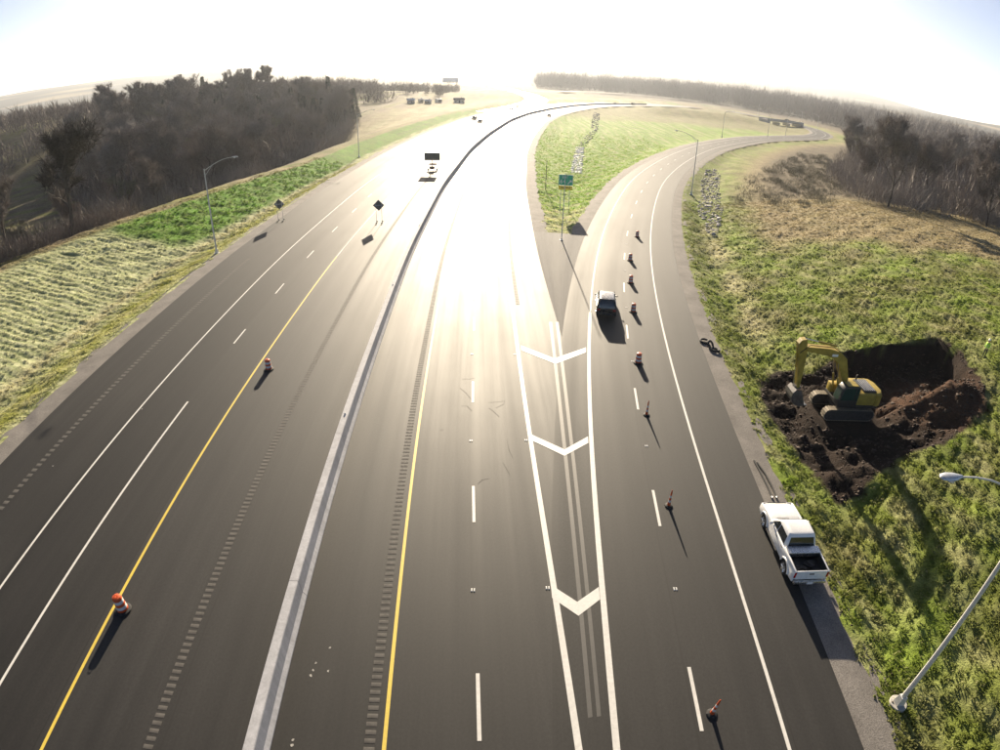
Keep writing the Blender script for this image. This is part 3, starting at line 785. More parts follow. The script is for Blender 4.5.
# ------------------------------------------------------------------ exit sign in the gore
def text_part(body, size, loc, mat, parent, name='lettering'):
    cu = bpy.data.curves.new(name, 'FONT'); cu.body = body; cu.size = size; cu.align_x = 'CENTER'; cu.align_y = 'CENTER'; cu.extrude = .004; cu.resolution_u = 3
    o = bpy.data.objects.new(name, cu); C.objects.link(o)
    me = bpy.data.meshes.new_from_object(o.evaluated_get(bpy.context.evaluated_depsgraph_get()))
    bpy.data.objects.remove(o)
    me.materials.clear(); me.materials.append(M[mat])
    r = link(name, me, parent); r.location = loc; r.rotation_euler = (R(90), 0, 0)
    return r
def exit_sign():
    x, y = 10.4, 99.7; zb = zat(x, y)
    t = thing('exit_sign', 'green exit sign with white arrow and yellow speed panel in the gore', 'road sign', (x, y, zb), R(-5))
    b0 = -zb
    zc = 4.62 + b0
    p = MB().box((0, 0, zc), (2.45, .05, 1.85)).build('sign_panel', 'sign_green', t)
    bo = MB()
    for k in (-1, 1):
        bo.box((0, -.03, zc + k * .88), (2.36, .012, .06)); bo.box((k * 1.17, -.03, zc), (.06, .012, 1.70))
    bo.build('border', 'sign_white', p)
    text_part('EXIT', .50, (-.12, -.032, zc + .46), 'sign_white', p)
    text_part('6', .95, (-.76, -.032, zc - .28), 'sign_white', p)
    text_part('4', .95, (-.22, -.032, zc - .28), 'sign_white', p)
    a = MB()
    a.prism([(.30, zc - .62), (.42, zc - .72), (.86, zc - .22), (.74, zc - .12)], -.036, -.028, 'XZ')
    a.prism([(.58, zc - .02), (1.02, zc + .02), (.98, zc - .42)], -.037, -.029, 'XZ')
    a.build('arrow', 'sign_white', p)
    q = MB().box((0, -.01, zc - 1.33), (2.35, .05, .72)).build('speed_panel', 'sign_yellow', t)
    text_part('40 MPH', .52, (0, -.042, zc - 1.33), 'sign_black', q)
    for k in (-.75, .75): MB().box((k, .07, (zc + .7) / 2 - .2), (.10, .09, zc + .9)).build('post', 'galv', t)
exit_sign()
# dark marker pole in the gore
px_, py_ = G(561.5, 240)
t = thing('slim_pole', 'slim tall pole standing at the tip of the gore in front of exit sign', 'pole', (px_, py_, -.02))
MB().tube([(0, 0, 0), (0, 0, 9.3)], [.075, .045], 8).build('shaft', 'galv', t, smooth=True)
MB().lathe([(.22, -.05), (.22, .06), (.12, .10), (.11, .3)], 12).build('base', 'galv', t, smooth=True)
px_, py_ = hit(545.5, 190)
t = thing('delineator_pole', 'thin dark pole in the gore grass left of the exit sign', 'pole', (px_, py_, zat(px_, py_)))
MB().tube([(0, 0, -.1), (0, 0, 5.8)], [.07, .05], 8).build('shaft', 'dark_steel', t, smooth=True)
MB().lathe([(.12, 5.78), (.1, 5.9), (.03, 5.98)], 10).build('cap', 'dark_steel', t)

# ------------------------------------------------------------------ drums and cones
def drum(label, loc, rz=0.0):
    t = thing('traffic_drum', label, 'traffic drum', loc, rz, 'orange and white traffic drums')
    zs = [.06, .24, .42, .60, .78, .93]
    rs = [.29, .275, .262, .25, .238, .225]
    for i in range(5):
        m_ = 'orange' if i % 2 == 0 else 'band_white'
        MB().lathe([(rs[i], zs[i]), (rs[i] - .004, zs[i + 1] - .02), (rs[i + 1] - .004, zs[i + 1])], 20).build('stripe', m_, t, smooth=True)
    MB().lathe([(.225, .925), (.21, .97), (.12, 1.0), (.05, 1.0)], 20).build('top', 'orange', t, smooth=True)
    MB().tube([(-.09, 0, .98), (-.08, 0, 1.08), (.08, 0, 1.08), (.09, 0, .98)], .018, 6).build('handle', 'orange', t, smooth=True)
    MB().lathe([(.26, 0), (.42, 0), (.44, .03), (.42, .08), (.33, .11), (.28, .11)], 20).build('base', 'rubber', t, smooth=True)
    return t
dr0 = drum('orange striped drum on yellow line, nearest to camera at lower left', (*G(123.5, 610), .004))
for lab, (x, y) in (('orange striped drum beside the yellow line in front of diamond sign', (269, 369.5)),
                    ('striped drum farthest up the exit ramp', (637, 237)),
                    ('striped drum second from far end of ramp row', (630, 260.6)),
                    ('striped drum third from far end, just beyond the dark car', (630.5, 283)),
                    ('striped drum on ramp level with the dark car', (633, 312)),
                    ('striped drum on ramp nearest to camera, below the dark car', (638, 363))):
    dup(dr0, lab, (*G(x, y), .008), random.uniform(0, 3), .92)
def slim_cone(label, loc, lean):
    t = thing('slim_cone', label, 'traffic cone', loc, 0, 'slim orange cones on the ramp')
    prof = [(.10, .08), (.085, .3), (.083, .3), (.07, .46), (.068, .46), (.06, .62), (.058, .62), (.05, .78), (.045, 1.0), (.03, 1.10), (.035, 1.12), (.03, 1.16), (.012, 1.18)]
    for a, b2, m_ in ((0, 2, 'orange'), (2, 4, 'band_white'), (4, 6, 'orange'), (6, 8, 'band_white'), (7, 13, 'orange')):
        MB().lathe(prof[a:b2] if b2 - a > 1 else prof[a:a + 2], 14).build('band' if m_ == 'band_white' else 'cone_body', m_, t, smooth=True)
    MB().lathe([(.11, 0), (.24, 0), (.25, .02), (.23, .06), (.13, .09), (.11, .09)], 8).build('base', 'rubber', t)
    t.rotation_euler = lean
    return t
sc0 = slim_cone('slim orange cone on ramp nearest to camera beside lowest lane dash', (*G(711.5, 714), .006), (R(2), R(2), 0))
for lab, (x, y) in (('slim orange cone on ramp level with front of white pickup', (668.5, 506)), ('slim dark cone on ramp just below the drums', (646.4, 415))):
    dup(sc0, lab, (*G(x, y), .006), random.uniform(0, 3))

# ------------------------------------------------------------------ vehicles
def wheel(parent, x, y, r=.40, w=.27):
    s_ = 1 if x > 0 else -1
    t = MB().lathe([(r * .6, -w / 2), (r * .93, -w / 2), (r, -w * .32), (r, w * .32), (r * .93, w / 2), (r * .6, w / 2)], 22, (x, y, r), 'X').build('wheel', 'rubber', parent, smooth=True)
    rim = MB().lathe([(r * .62, -.02), (r * .60, .05), (r * .2, .02), (r * .12, .05)], 18, (0, 0, 0), 'X')
    for k in range(6):
        a = k * math.pi / 3; rim.tube([(.04, 0, 0), (.05, math.cos(a) * r * .6, math.sin(a) * r * .6)], .035, 5)
    if s_ < 0: rim.v = [(-p[0], p[1], p[2]) for p in rim.v]
    rim.v = [(p[0] + x + s_ * w * .36, p[1] + y, p[2] + r) for p in rim.v]
    rim.build('rim', 'chrome', t, smooth=True)
def arch(cy, r, z0, n=9):
    # from the front edge of the opening over the top to its rear edge (listing rising y)
    a0 = math.asin(min(1, max(-1, (z0 - .40) / r)))
    return [(cy + r * math.cos(a), .40 + r * math.sin(a)) for a in np.linspace(math.pi - a0, a0, n)]
def pickup(label, loc, rz):
    t = thing('pickup_truck', label, 'pickup truck', loc, rz)
    FY, RY, hw = 1.88, -1.62, .96
    sill = .46
    out = [(-2.72, .62), (-2.70, sill + .08)] + arch(RY, .50, sill) + arch(FY, .50, sill) + [(2.66, sill + .02), (2.80, .62), (2.80, .86), (2.70, 1.02), (2.0, 1.10), (1.25, 1.14), (-.98, 1.16), (-.98, 1.27), (-2.74, 1.27)]
    body = MB()
    for s_ in (-1, 1): body.prism(out, s_ * (hw - .09), s_ * hw)
    # bonnet, cowl, nose
    secs = []
    for y, z, w in ((1.12, 1.15, .88), (1.5, 1.155, .88), (2.1, 1.125, .88), (2.55, 1.05, .87), (2.76, .94, .86)):
        secs.append([(-w, y, z - .07), (-w * .85, y, z - .01), (-w * .5, y, z + .015), (0, y, z + .005), (w * .5, y, z + .015), (w * .85, y, z - .01), (w, y, z - .07), (w, y, z - .16), (-w, y, z - .16)])
    body.loft(secs)
    body.box((0, .3, .62), (1.74, 1.9, .34)).box((0, 2.55, .66), (1.74, .36, .4))
    bo = body.build('body', 'white_paint', t, .022, True)
    MB().box((0, -.2, .50), (1.3, 4.6, .22)).build('chassis', 'black_plastic', t)
    # flared arches
    for cy in (FY, RY):
        for s_ in (-1, 1):
            ring = MB(); pts = [(s_ * (hw + .005), cy + .53 * math.cos(a), .40 + .53 * math.sin(a)) for a in np.linspace(R(8), R(172), 12)]
            ring.tube(pts, .045, 6).build('wheel_arch', 'white_paint', t, smooth=True)
            wheel(t, s_ * .83, cy)
    # cab
    def cs(y0, y1, z, w, r=.10): return [(-w, y0 + r, z), (-w + r, y0, z), (w - r, y0, z), (w, y0 + r, z), (w, y1 - r, z), (w - r, y1, z), (-w + r, y1, z), (-w, y1 - r, z)]
    cb = MB().loft([cs(-.97, 1.28, 1.10, .92), cs(-.95, 1.20, 1.20, .91), cs(-.76, .50, 1.76, .77), cs(-.68, .38, 1.85, .70), cs(-.55, .25, 1.875, .58)])
    cb.build('cab', 'white_paint', t, .015, True)
    def on(y, z, sgn):  # outer skin of cab side at height z
        w = np.interp(z, [1.20, 1.74], [.91, .76]); return (sgn * (w + .012), y, z)
    for s_ in (-1, 1):
        fr = MB().quad(on(.98, 1.23, s_), on(.32, 1.23, s_), on(.32, 1.66, s_), on(.52, 1.66, s_)); fr.build('side_window', 'glass', t)
        rr = MB().quad(on(.24, 1.23, s_), on(-.74, 1.23, s_), on(-.62, 1.66, s_), on(.24, 1.66, s_)); rr.build('side_window', 'glass', t)
        MB().box((s_ * 1.06, .86, 1.24), (.20, .11, .17)).box((s_ * .97, .88, 1.20), (.1, .05, .05)).build('mirror', 'white_paint', t, .02)
        for y in (.10, -.74): MB().box((s_ * .972, y, 1.04), (.02, .16, .035)).build('door_handle', 'black_plastic', t)
        MB().box((s_ * .90, -2.735, 1.02), (.11, .03, .36)).build('tail_light', 'red_lens', t, .01)
        MB().box((s_ * .76, 2.79, .88), (.34, .05, .17)).build('headlight', 'clear_lens', t, .01)
        MB().box((s_ * .99, .4, .43), (.09, 1.7, .05)).build('running_board', 'black_plastic', t, .01)
    MB().quad((-.78, 1.17, 1.235), (.78, 1.17, 1.235), (.67, .56, 1.72), (-.67, .56, 1.72)).build('windshield', 'glass', t)
    MB().quad((.74, -.94, 1.27), (-.74, -.94, 1.27), (-.65, -.785, 1.71), (.65, -.785, 1.71)).build('rear_window', 'glass', t)
    MB().tube([(-.6, 1.25, 1.20), (.1, 1.22, 1.245)], .012, 5).build('wiper', 'black_plastic', t)
    # load bed
    MB().box((0, -1.85, .80), (1.70, 1.74, .05)).build('bed_floor', 'black_plastic', t)
    MB().box((0, -1.01, 1.02), (1.70, .05, .46)).build('bed_front_wall', 'black_plastic', t)
    for s_ in (-1, 1): MB().box((s_ * .855, -1.85, 1.03), (.012, 1.66, .46)).build('bed_liner', 'black_plastic', t)
    g = MB().box((0, -2.70, .98), (1.70, .07, .56)).build('tailgate', 'white_paint', t, .02, True)
    MB().box((0, -2.745, 1.08), (.26, .02, .07)).build('handle', 'black_plastic', g)
    tb = MB().box((0, -1.28, 1.17), (1.68, .46, .26)).build('toolbox', 'alu', t, .02)
    MB().box((0, -1.28, 1.32), (1.84, .50, .035)).build('lid', 'alu', tb, .01)
    MB().box((0, -2.82, .60), (1.80, .16, .16)).build('bumper', 'chrome', t, .03, True)
    MB().box((0, 2.84, .58), (1.84, .14, .22)).build('bumper', 'white_paint', t, .04, True)
    MB().box((0, 2.80, .84), (1.1, .05, .24)).build('grille', 'black_plastic', t)
    MB().box((0, -2.905, .60), (.32, .012, .15)).build('number_plate', 'sign_white', t)
    # loose load lying in the bed
    ld = MB()
    for i in range(14):
        ld.box((random.uniform(-.65, .65), random.uniform(-2.5, -1.65), .86 + random.uniform(0, .10)), (random.uniform(.1, .5), random.uniform(.1, .4), random.uniform(.05, .2)), random.uniform(0, 3))
    ld.build('load', 'dark_steel', t)
    return t
fw = G(760.8, 526.4); rw = G(780.8, 572.8)
hd = math.atan2(fw[1] - rw[1], fw[0] - rw[0]) - math.pi / 2
cx_, cy_ = 15.68, 20.55
pickup('white pickup truck with open bed and toolbox parked on the shoulder', (cx_, cy_, .003), R(-2.5))

def car(name, label, cat, loc, rz, paintm, suv=False, group=None):
    t = thing(name, label, cat, loc, rz, group)
    L_, W_, Hh = (4.75, 1.92, 1.78) if suv else (4.6, 1.80, 1.46)
    a, hw = L_ / 2, W_ / 2; FY, RY = a - .9, -a + .95; r = .36 if suv else .33; sill = .34 if suv else .27; bz = 1.02 if suv else .90
    def ar(cy, n=9):
        q = r + .08; a0 = math.asin(max(-1, (sill - r) / q)); return [(cy + q * math.cos(x), r + q * math.sin(x)) for x in np.linspace(math.pi - a0, a0, n)]
    out = [(-a + .04, .55), (-a + .1, sill + .06)] + ar(RY) + ar(FY) + [(a - .12, sill), (a, .5), (a - .02, .72), (a - .25, bz - .16), (a - 1.2, bz - .02), (-a + .5, bz + .02), (-a + .06, bz - .04)]
    bd = MB()
    for s_ in (-1, 1): bd.prism(out, s_ * (hw - .10), s_ * hw)
    bd.loft([[(-hw + .1, y, z - .3), (-hw + .1, y, z - .02), (-hw * .5, y, z + .02), (hw * .5, y, z + .02), (hw - .1, y, z - .02), (hw - .1, y, z - .3)] for y, z in ((-a + .04, bz - .06), (-a + .5, bz), (a - 1.2, bz - .04), (a - .3, bz - .16), (a - .03, .74))])
    bd.box((0, 0, .5), (W_ - .3, L_ - .3, .35))
    bd.build('body', paintm, t, .02, True)
    def cs(y0, y1, z, w, q=.12): return [(-w, y0 + q, z), (-w + q, y0, z), (w - q, y0, z), (w, y0 + q, z), (w, y1 - q, z), (w - q, y1, z), (-w + q, y1, z), (-w, y1 - q, z)]
    yr0, yr1 = (-a + .12, -a + .42) if suv else (-a + .35, -a + 1.0)
    MB().loft([cs(yr0, a - 1.25, bz - .05, hw - .05), cs(yr1, a - 2.0, Hh - .06, hw - .24)]).build('window_band', 'glass', t, .02, True)
    MB().loft([cs(yr1 - .05, a - 1.95, Hh - .075, hw - .225), cs(yr1 + .02, a - 2.05, Hh - .01, hw - .27), cs(yr1 + .15, a - 2.2, Hh + .01, hw - .36)]).build('roof', paintm, t, .01, True)
    for s_ in (-1, 1):
        for pa_, pb_, pr_ in (((hw - .05, a - 1.22, bz), (hw - .225, a - 1.98, Hh - .05), .045), ((hw - .055, .1, bz - .03), (hw - .22, .08, Hh - .05), .04), ((hw - .05, yr0 + .1, bz), (hw - .23, yr1 + .05, Hh - .05), .06)):
            MB().tube([(s_ * pa_[0], *pa_[1:]), (s_ * pb_[0], *pb_[1:])], pr_, 6).build('pillar', paintm, t, smooth=True)
        MB().box((s_ * (hw + .10), a - 1.45, bz + .08), (.18, .10, .13)).build('mirror', paintm, t, .02)
        MB().box((s_ * (hw - .2), -a + .03, bz - .18), (.26, .06, .16)).build('tail_light', 'red_lens', t)
        MB().box((s_ * (hw - .28), a - .03, .66), (.34, .06, .13)).build('headlight', 'clear_lens', t)
        for cy in (FY, RY): wheel(t, s_ * (hw - .12), cy, r, .22)
    MB().box((0, -a - .02, .45), (W_ - .1, .14, .2)).build('bumper', 'black_plastic', t, .03)
    MB().box((0, a - .02, .42), (W_ - .1, .14, .2)).build('bumper', 'black_plastic', t, .03)
    return t
x, y = G(608.5, 317)
car('suv', 'dark SUV driving up the exit ramp beside the striped drums', 'car', (x, y + 2.0, .006), R(-8), 'dark_paint', True)
cars = [('dark car on left carriageway, the farther of two close together', (474.5, 119.5), main, 'dark_paint', math.pi, True),
        ('dark car on left carriageway, the nearer of two close together', (480, 122.5), main, 'dark_paint', math.pi, False),
        ('dark car alone on the right carriageway at the far bend', (549, 116.5), main, 'dark_paint', 0, False),
        ('pale car far off where the side road forks away', (511, 110), main, 'silver_paint', math.pi, False),
        ('reddish car just beyond the pale car at the fork', (517, 107.5), main, 'red_paint', math.pi, False),
        ('white car far up the curving side road', (522, 90.6), fork, 'white_paint', 0, True),
        ('dark van farthest right on the highway near the low bank', (633, 104.8), main, 'dark_paint', 0, True),
        ('dark car on highway left of the farthest van', (615, 104.3), main, 'dark_paint', 0, False)]
for lab, p, cv, pm, turn, suv in cars:
    x, y = G(*p); u, s_ = cv.project(np.array([x]), np.array([y]))
    car('car', lab, 'car', (x, y, .01), cv.heading(s_[0]) + turn, pm, suv, 'cars on the far highway')

# ------------------------------------------------------------------ excavator
def beam(pts_top, pts_bot, w, x0=0.0):
    # closed side outline in XZ, extruded across Y
    return MB().prism(pts_top + pts_bot[::-1], -w / 2 + x0, w / 2 + x0, 'XZ')
def cyl(parent, a, b2, y, r=.075):
    a = Vector((a[0], y, a[1])); b2 = Vector((b2[0], y, b2[1])); m_ = a.lerp(b2, .58)
    o = MB().tube([a, m_], r, 10).build('cylinder', 'yellow', parent, smooth=True)
    MB().tube([m_, b2], r * .5, 8).build('rod', 'chrome', o, smooth=True)
def excavator():
    t = thing('excavator', 'yellow tracked excavator digging in dark soil beside the ramp', 'excavator', (EXC[0] - .1, EXC[1] + .6, EXC_Z + .02), R(178))
    t.scale = (.98,) * 3
    tl, th = 2.25, .92
    for s_ in (-1, 1):
        y = s_ * 1.2; tr = MB(); out = []
        for k in range(9): a = math.pi / 2 - k * math.pi / 8; out.append((tl - .45 + .45 * math.cos(a), .46 + .45 * math.sin(a)))
        for k in range(9): a = -math.pi / 2 - k * math.pi / 8; out.append((-tl + .45 + .45 * math.cos(a), .46 + .45 * math.sin(a)))
        fr = MB().prism([(-1.9, .25), (1.9, .25), (1.9, .62), (1.2, .72), (-1.2, .72), (-1.9, .62)], y - .2, y + .2, 'XZ').build('track_frame', 'dark_steel', t, .02)
        trk = MB().prism(out, y - .24, y + .24, 'XZ').build('track', 'dark_steel', t)
        # track shoes, each a bar with a grouser
        P = np.array(out + [out[0]]); d = np.r_[0, np.cumsum(np.hypot(*np.diff(P, axis=0).T))]
        for q in np.linspace(0, d[-1], 47)[:-1]:
            x = np.interp(q, d, P[:, 0]); z = np.interp(q, d, P[:, 1]); x2 = np.interp((q + .02) % d[-1], d, P[:, 0]); z2 = np.interp((q + .02) % d[-1], d, P[:, 1])
            a = math.atan2(z2 - z, x2 - x); nx_, nz_ = -math.sin(a), math.cos(a)
            b_ = MB()
            for w_, h0, h1 in ((.085, 0, .04), (.02, .04, .075)):
                v = []
                for yy_ in (y - .3, y + .3):
                    for i, j in ((-w_, h0), (w_, h0), (w_, h1), (-w_, h1)):
                        v.append((x + math.cos(a) * i + nx_ * j, yy_, z + math.sin(a) * i + nz_ * j))
                b_.add(v, [(0, 1, 2, 3), (7, 6, 5, 4), (0, 4, 5, 1), (1, 5, 6, 2), (2, 6, 7, 3), (3, 7, 4, 0)])
            b_.build('shoe', 'track_dusty', trk)
        for k in (-1, 1): MB().lathe([(.2, -.27), (.33, -.2), (.33, .2), (.2, .27)], 16, (k * (tl - .45), y, .46), 'Y').build('sprocket', 'dark_steel', t)
    MB().box((0, 0, .62), (1.9, 2.0, .36)).lathe([(.62, .78), (.62, 1.08)], 20).build('undercarriage', 'dark_steel', t, .02)
    # upper structure
    MB().prism([(1.15, 1.08), (1.15, 1.30), (-2.2, 1.30), (-2.2, 1.08)], -1.32, 1.32, 'XZ').build('turntable_deck', 'dark_steel', t, .02)
    MB().box((-.85, -.66, 1.82), (2.5, 1.28, 1.02)).box((-1.15, .70, 1.82), (1.7, 1.18, 1.02)).build('engine_housing', 'yellow', t, .05, True)
    MB().box((.75, -.95, 1.68), (.75, .66, .72)).build('fuel_tank', 'yellow', t, .04, True)
    secs = []
    for z, e in ((1.12, .12), (1.30, 0), (2.2, 0), (2.38, .10)):
        secs.append([(-2.0, -1.34 + e, z), (-2.55 + e, -1.22 + e, z), (-2.82 + e, -.6, z), (-2.82 + e, .6, z), (-2.55 + e, 1.22 - e, z), (-2.0, 1.34 - e, z)])
    MB().loft(secs).build('counterweight', 'yellow', t, .04, True)
    hoodp = MB().box((-1.45, .1, 2.40), (1.15, 2.0, .16)).build('engine_cover', 'black_plastic', t, .03, True)
    for k in range(6): MB().box((-1.9 + k * .18, .1, 2.49), (.07, 1.7, .03)).build('vent_slat', 'steel_worn', hoodp)
    MB().tube([(-1.0, -.7, 2.3), (-1.0, -.7, 2.85), (-1.08, -.7, 2.95)], .06, 8).build('exhaust', 'dark_steel', t, smooth=True)
    rail = MB()
    for y in (1.2,): rail.tube([(-.1, y, 2.3), (-.1, y, 2.65), (.35 if y < 0 else -.5, y, 2.65), (.35 if y < 0 else -.5, y, 2.2)], .022, 6)
    rail.build('handrail', 'yellow', t)
    # cab on the left front
    cabo = [(-.35, 1.10), (1.28, 1.10), (1.42, 1.75), (1.22, 2.62), (.98, 2.90), (-.25, 2.92), (-.35, 2.8)]
    cb = MB().prism(cabo, .42, 1.34, 'XZ').build('cab', 'cab_dark', t, .05, True)
    MB().prism([(.05, 1.75), (1.22, 1.72), (1.12, 2.56), (.92, 2.74), (.05, 2.76)], 1.345, 1.36, 'XZ').build('side_window', 'cab_glass', cb)
    MB().prism([(-.28, 1.75), (-.05, 1.75), (-.05, 2.74), (-.24, 2.72)], 1.345, 1.36, 'XZ').build('side_window', 'cab_glass', cb)
    MB().quad((1.44, .52, 1.72), (1.44, 1.24, 1.72), (1.245, 1.24, 2.60), (1.245, .52, 2.60)).build('windscreen', 'cab_glass', cb)
    MB().box((.35, .88, 2.945), (.95, .78, .05)).build('cab_roof', 'yellow', cb, .02)
    MB().box((1.4, 1.42, 2.0), (.05, .2, .3)).build('mirror', 'black_plastic', t)
    # boom (gooseneck), stick and bucket
    up = [(.15, 2.05), (.42, 3.1), (1.05, 4.75), (1.75, 5.28), (2.7, 5.50), (4.75, 5.55)]
    lo = [(.62, 1.95), (.92, 2.9), (1.62, 4.2), (2.05, 4.62), (2.8, 4.92), (4.72, 5.20)]
    boom = beam(up, lo, .72, -.05).build('boom', 'yellow', t, .03)
    for y in (-.40, .31): MB().box((2.2, y - .01, 5.0), (.5, .03, .2)).build('boom_plate', 'sign_white', boom)
    stick_t = [(5.25, 6.05), (5.45, 5.75), (5.05, 4.2), (4.60, 2.05)]
    stick_b = [(4.85, 6.12), (4.62, 5.30), (4.52, 4.6), (4.38, 2.10)]
    stick = beam(stick_t, stick_b, .56, -.05).build('stick', 'yellow', t, .025)
    cyl(t, (.95, 1.5), (1.75, 4.35), -.45); cyl(t, (.95, 1.5), (1.75, 4.35), .35)
    cyl(t, (2.1, 5.62), (4.9, 6.1), -.05, .085)
    cyl(t, (5.35, 5.55), (4.85, 2.35), -.05, .07)
    MB().tube([(1.0, .28, 4.85), (2.4, .28, 5.62), (4.5, .28, 5.72), (5.2, .24, 5.0)], .03, 6).build('dark_tube', 'rubber', t, smooth=True)
    # bucket: curved shell with side plates and teeth
    arc = [(4.75, 2.05), (4.98, 1.75), (5.02, 1.35), (4.85, .95), (4.5, .68), (4.05, .60), (3.72, .72)]
    inn = [(4.60, 1.95), (4.84, 1.66), (4.88, 1.36), (4.74, 1.04), (4.46, .80), (4.07, .70), (3.74, .76)]
    bk = MB().prism(arc + inn[::-1], -.65, .55, 'XZ')
    for y in (-.65, .53): bk.prism([(4.3, 2.0)] + inn, y, y + .03, 'XZ')
    bk.prism([(4.25, 2.15), (4.75, 2.15), (4.80, 1.9), (4.25, 1.9)], -.25, .15, 'XZ')
    bo = bk.build('bucket', 'bucket_steel', t)
    for k in range(5): MB().box((3.62, -.58 + k * .265, .735), (.26, .10, .08), 0, .6).build('tooth', 'steel_worn', bo)
M['bucket_steel'] = simple('bucket_steel', (.16, .15, .14), .45, .6, .5, 3)
M['track_dusty'] = simple('dusty_track_steel', (.26, .22, .16), .7, .3, .3, 6)
M['cab_dark'] = simple('dark_cab_frame', (.03, .03, .03), .5, 0, .2, 6)
excavator()

# ------------------------------------------------------------------ person in hi-vis clothing
def person(label, x, y, z, rz):
    t = thing('person', label, 'person', (x, y, z), rz)
    V = []; E = []; Rr = []
    def chain(pts, start=None):
        prev = start
        for p, r in pts:
            V.append(p); Rr.append(r); i = len(V) - 1
            if prev is not None: E.append((prev, i))
            prev = i
        return prev
    pel = chain([((0, 0, .96), (.15, .11))])
    chest = chain([((0, 0, 1.12), (.15, .10)), ((0, .01, 1.30), (.17, .115)), ((0, 0, 1.43), (.13, .09))], pel)
    neck = chain([((0, .01, 1.50), (.055, .055)), ((0, .02, 1.56), (.055, .06))], chest)
    chain([((0, .03, 1.62), (.075, .09)), ((0, .03, 1.69), (.085, .10)), ((0, .025, 1.76), (.07, .08))], neck)
    chain([((0, .125, 1.655), (.018, .018))], neck + 1)                     # nose
    for s_ in (-1, 1):
        sh = chain([((s_ * .19, 0, 1.42), (.062, .062)), ((s_ * .25, .0, 1.16), (.046, .046)), ((s_ * .22, .16, .98), (.036, .036)), ((s_ * .19, .24, .95), (.03, .022)), ((s_ * .175, .30, .94), (.035, .016))], chest)
        w = len(V) - 1
        for k in range(4): chain([((s_ * (.145 + k * .02), .345 - abs(k - 1.5) * .006, .935), (.009, .009)), ((s_ * (.148 + k * .019), .375 - abs(k - 1.5) * .008, .915), (.008, .008))], w)
        chain([((s_ * .135, .29, .945), (.010, .010)), ((s_ * .125, .32, .93), (.009, .009))], w - 1)   # thumb
        chain([((s_ * .10, 0, .88), (.095, .095)), ((s_ * .115, .015, .50), (.062, .065)), ((s_ * .12, -.01, .12), (.048, .05)), ((s_ * .12, .01, .045), (.045, .05)), ((s_ * .125, .15, .035), (.045, .032))], pel)
    me = bpy.data.meshes.new('body'); me.from_pydata(V, E, []); me.update()
    o = link('body', me, None)
    mod = o.modifiers.new('skin', 'SKIN'); mod.use_smooth_shade = True
    for i, r in enumerate(Rr): me.skin_vertices[0].data[i].radius = r
    me.skin_vertices[0].data[0].use_root = True
    o.modifiers.new('sub', 'SUBSURF').levels = 1
    bm2 = bpy.data.meshes.new_from_object(o.evaluated_get(bpy.context.evaluated_depsgraph_get())); bpy.data.objects.remove(o)
    bm2.materials.clear()
    for k in ('trousers', 'hivis', 'skin'): bm2.materials.append(M[k])
    for p in bm2.polygons:
        c = p.center; p.material_index = 2 if c.z > 1.475 or (c.y > .2 and c.z > .7) else (1 if c.z > .93 else 0)
    link('body', bm2, t)
    ves = MB(); secs = []
    for zz, a, b_ in ((.90, .19, .15), (1.1, .185, .14), (1.3, .205, .15), (1.42, .19, .13), (1.47, .12, .10)):
        secs.append([(math.cos(q) * a, math.sin(q) * b_, zz) for q in np.linspace(0, 2 * math.pi, 15)[:-1]])
    v = ves.loft(secs).build('vest', 'hivis', t, smooth=True)
    for zz, a, b_ in ((1.0, .195, .152), (1.2, .20, .15)):
        MB().loft([[(math.cos(q) * a, math.sin(q) * b_, zz + dz) for q in np.linspace(0, 2 * math.pi, 15)[:-1]] for dz in (0, .05)]).build('reflective_band', 'band_white', v)
    MB().lathe([(.125, 1.725), (.12, 1.74), (.11, 1.80), (.07, 1.85), (.01, 1.865)], 16, (0, .025, 0)).box((0, .15, 1.735), (.16, .09, .015)).build('hard_hat', 'helmet', t, smooth=True)
    return t
PX, PY = hit(983.5, 357)
person('person in green hi-vis vest and white hard hat standing above the pit', PX, PY, zat(PX, PY) - .03, R(100))

# ------------------------------------------------------------------ loose pieces on the shoulder
def ring(label, loc, tilt):
    t = thing('rubber_ring', label, 'rubber ring', loc, 0, 'black rubber drum bases on the shoulder')
    pts = [(.36 * math.cos(a), .36 * math.sin(a), .09) for a in np.linspace(0, 2 * math.pi, 21)]
    MB().tube(pts, .10, 8, False).build('ring', 'rubber', t, smooth=True)
    MB().tube([(.26 * math.cos(a), .26 * math.sin(a), .12) for a in np.linspace(0, 2 * math.pi, 17)], .03, 6, False).build('lip', 'black_plastic', t, smooth=True)
    t.rotation_euler = tilt
    return t
a = G(704, 342); ring('black rubber ring lying farthest up the gravel shoulder', (*a, .02), (R(4), 0, 0))
a = G(709.5, 346); ring('black rubber ring tipped over between two others on gravel', (*a, .10), (R(50), R(20), .5))
a = G(715, 350.5); ring('black rubber ring nearest to the grass on gravel shoulder', (*a, -.02), (R(-3), R(6), 1))
for lab, pts in (('thin black tube on gravel ahead of the pickup, left one', [(754, 461), (760, 472), (767, 486), (771.5, 497)]), ('thin black tube on gravel ahead of the pickup, right one', [(757, 463), (765, 474), (772, 487), (776, 497)])):
    t = thing('dark_tube', lab, 'dark_tube', (*G(*pts[0]), 0), 0, 'thin black tubes on the gravel')  # thin black tubes laid along the gravel, each with a bright near end
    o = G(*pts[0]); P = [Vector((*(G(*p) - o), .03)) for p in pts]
    MB().tube(P, .065, 7).build('tube_body', 'rubber', t, smooth=True)
    MB().tube([P[-1] - Vector((0, .03, 0)), P[-1] + Vector((.0, -.16, .01))], .08, 8).build('tube_end', 'alu', t)

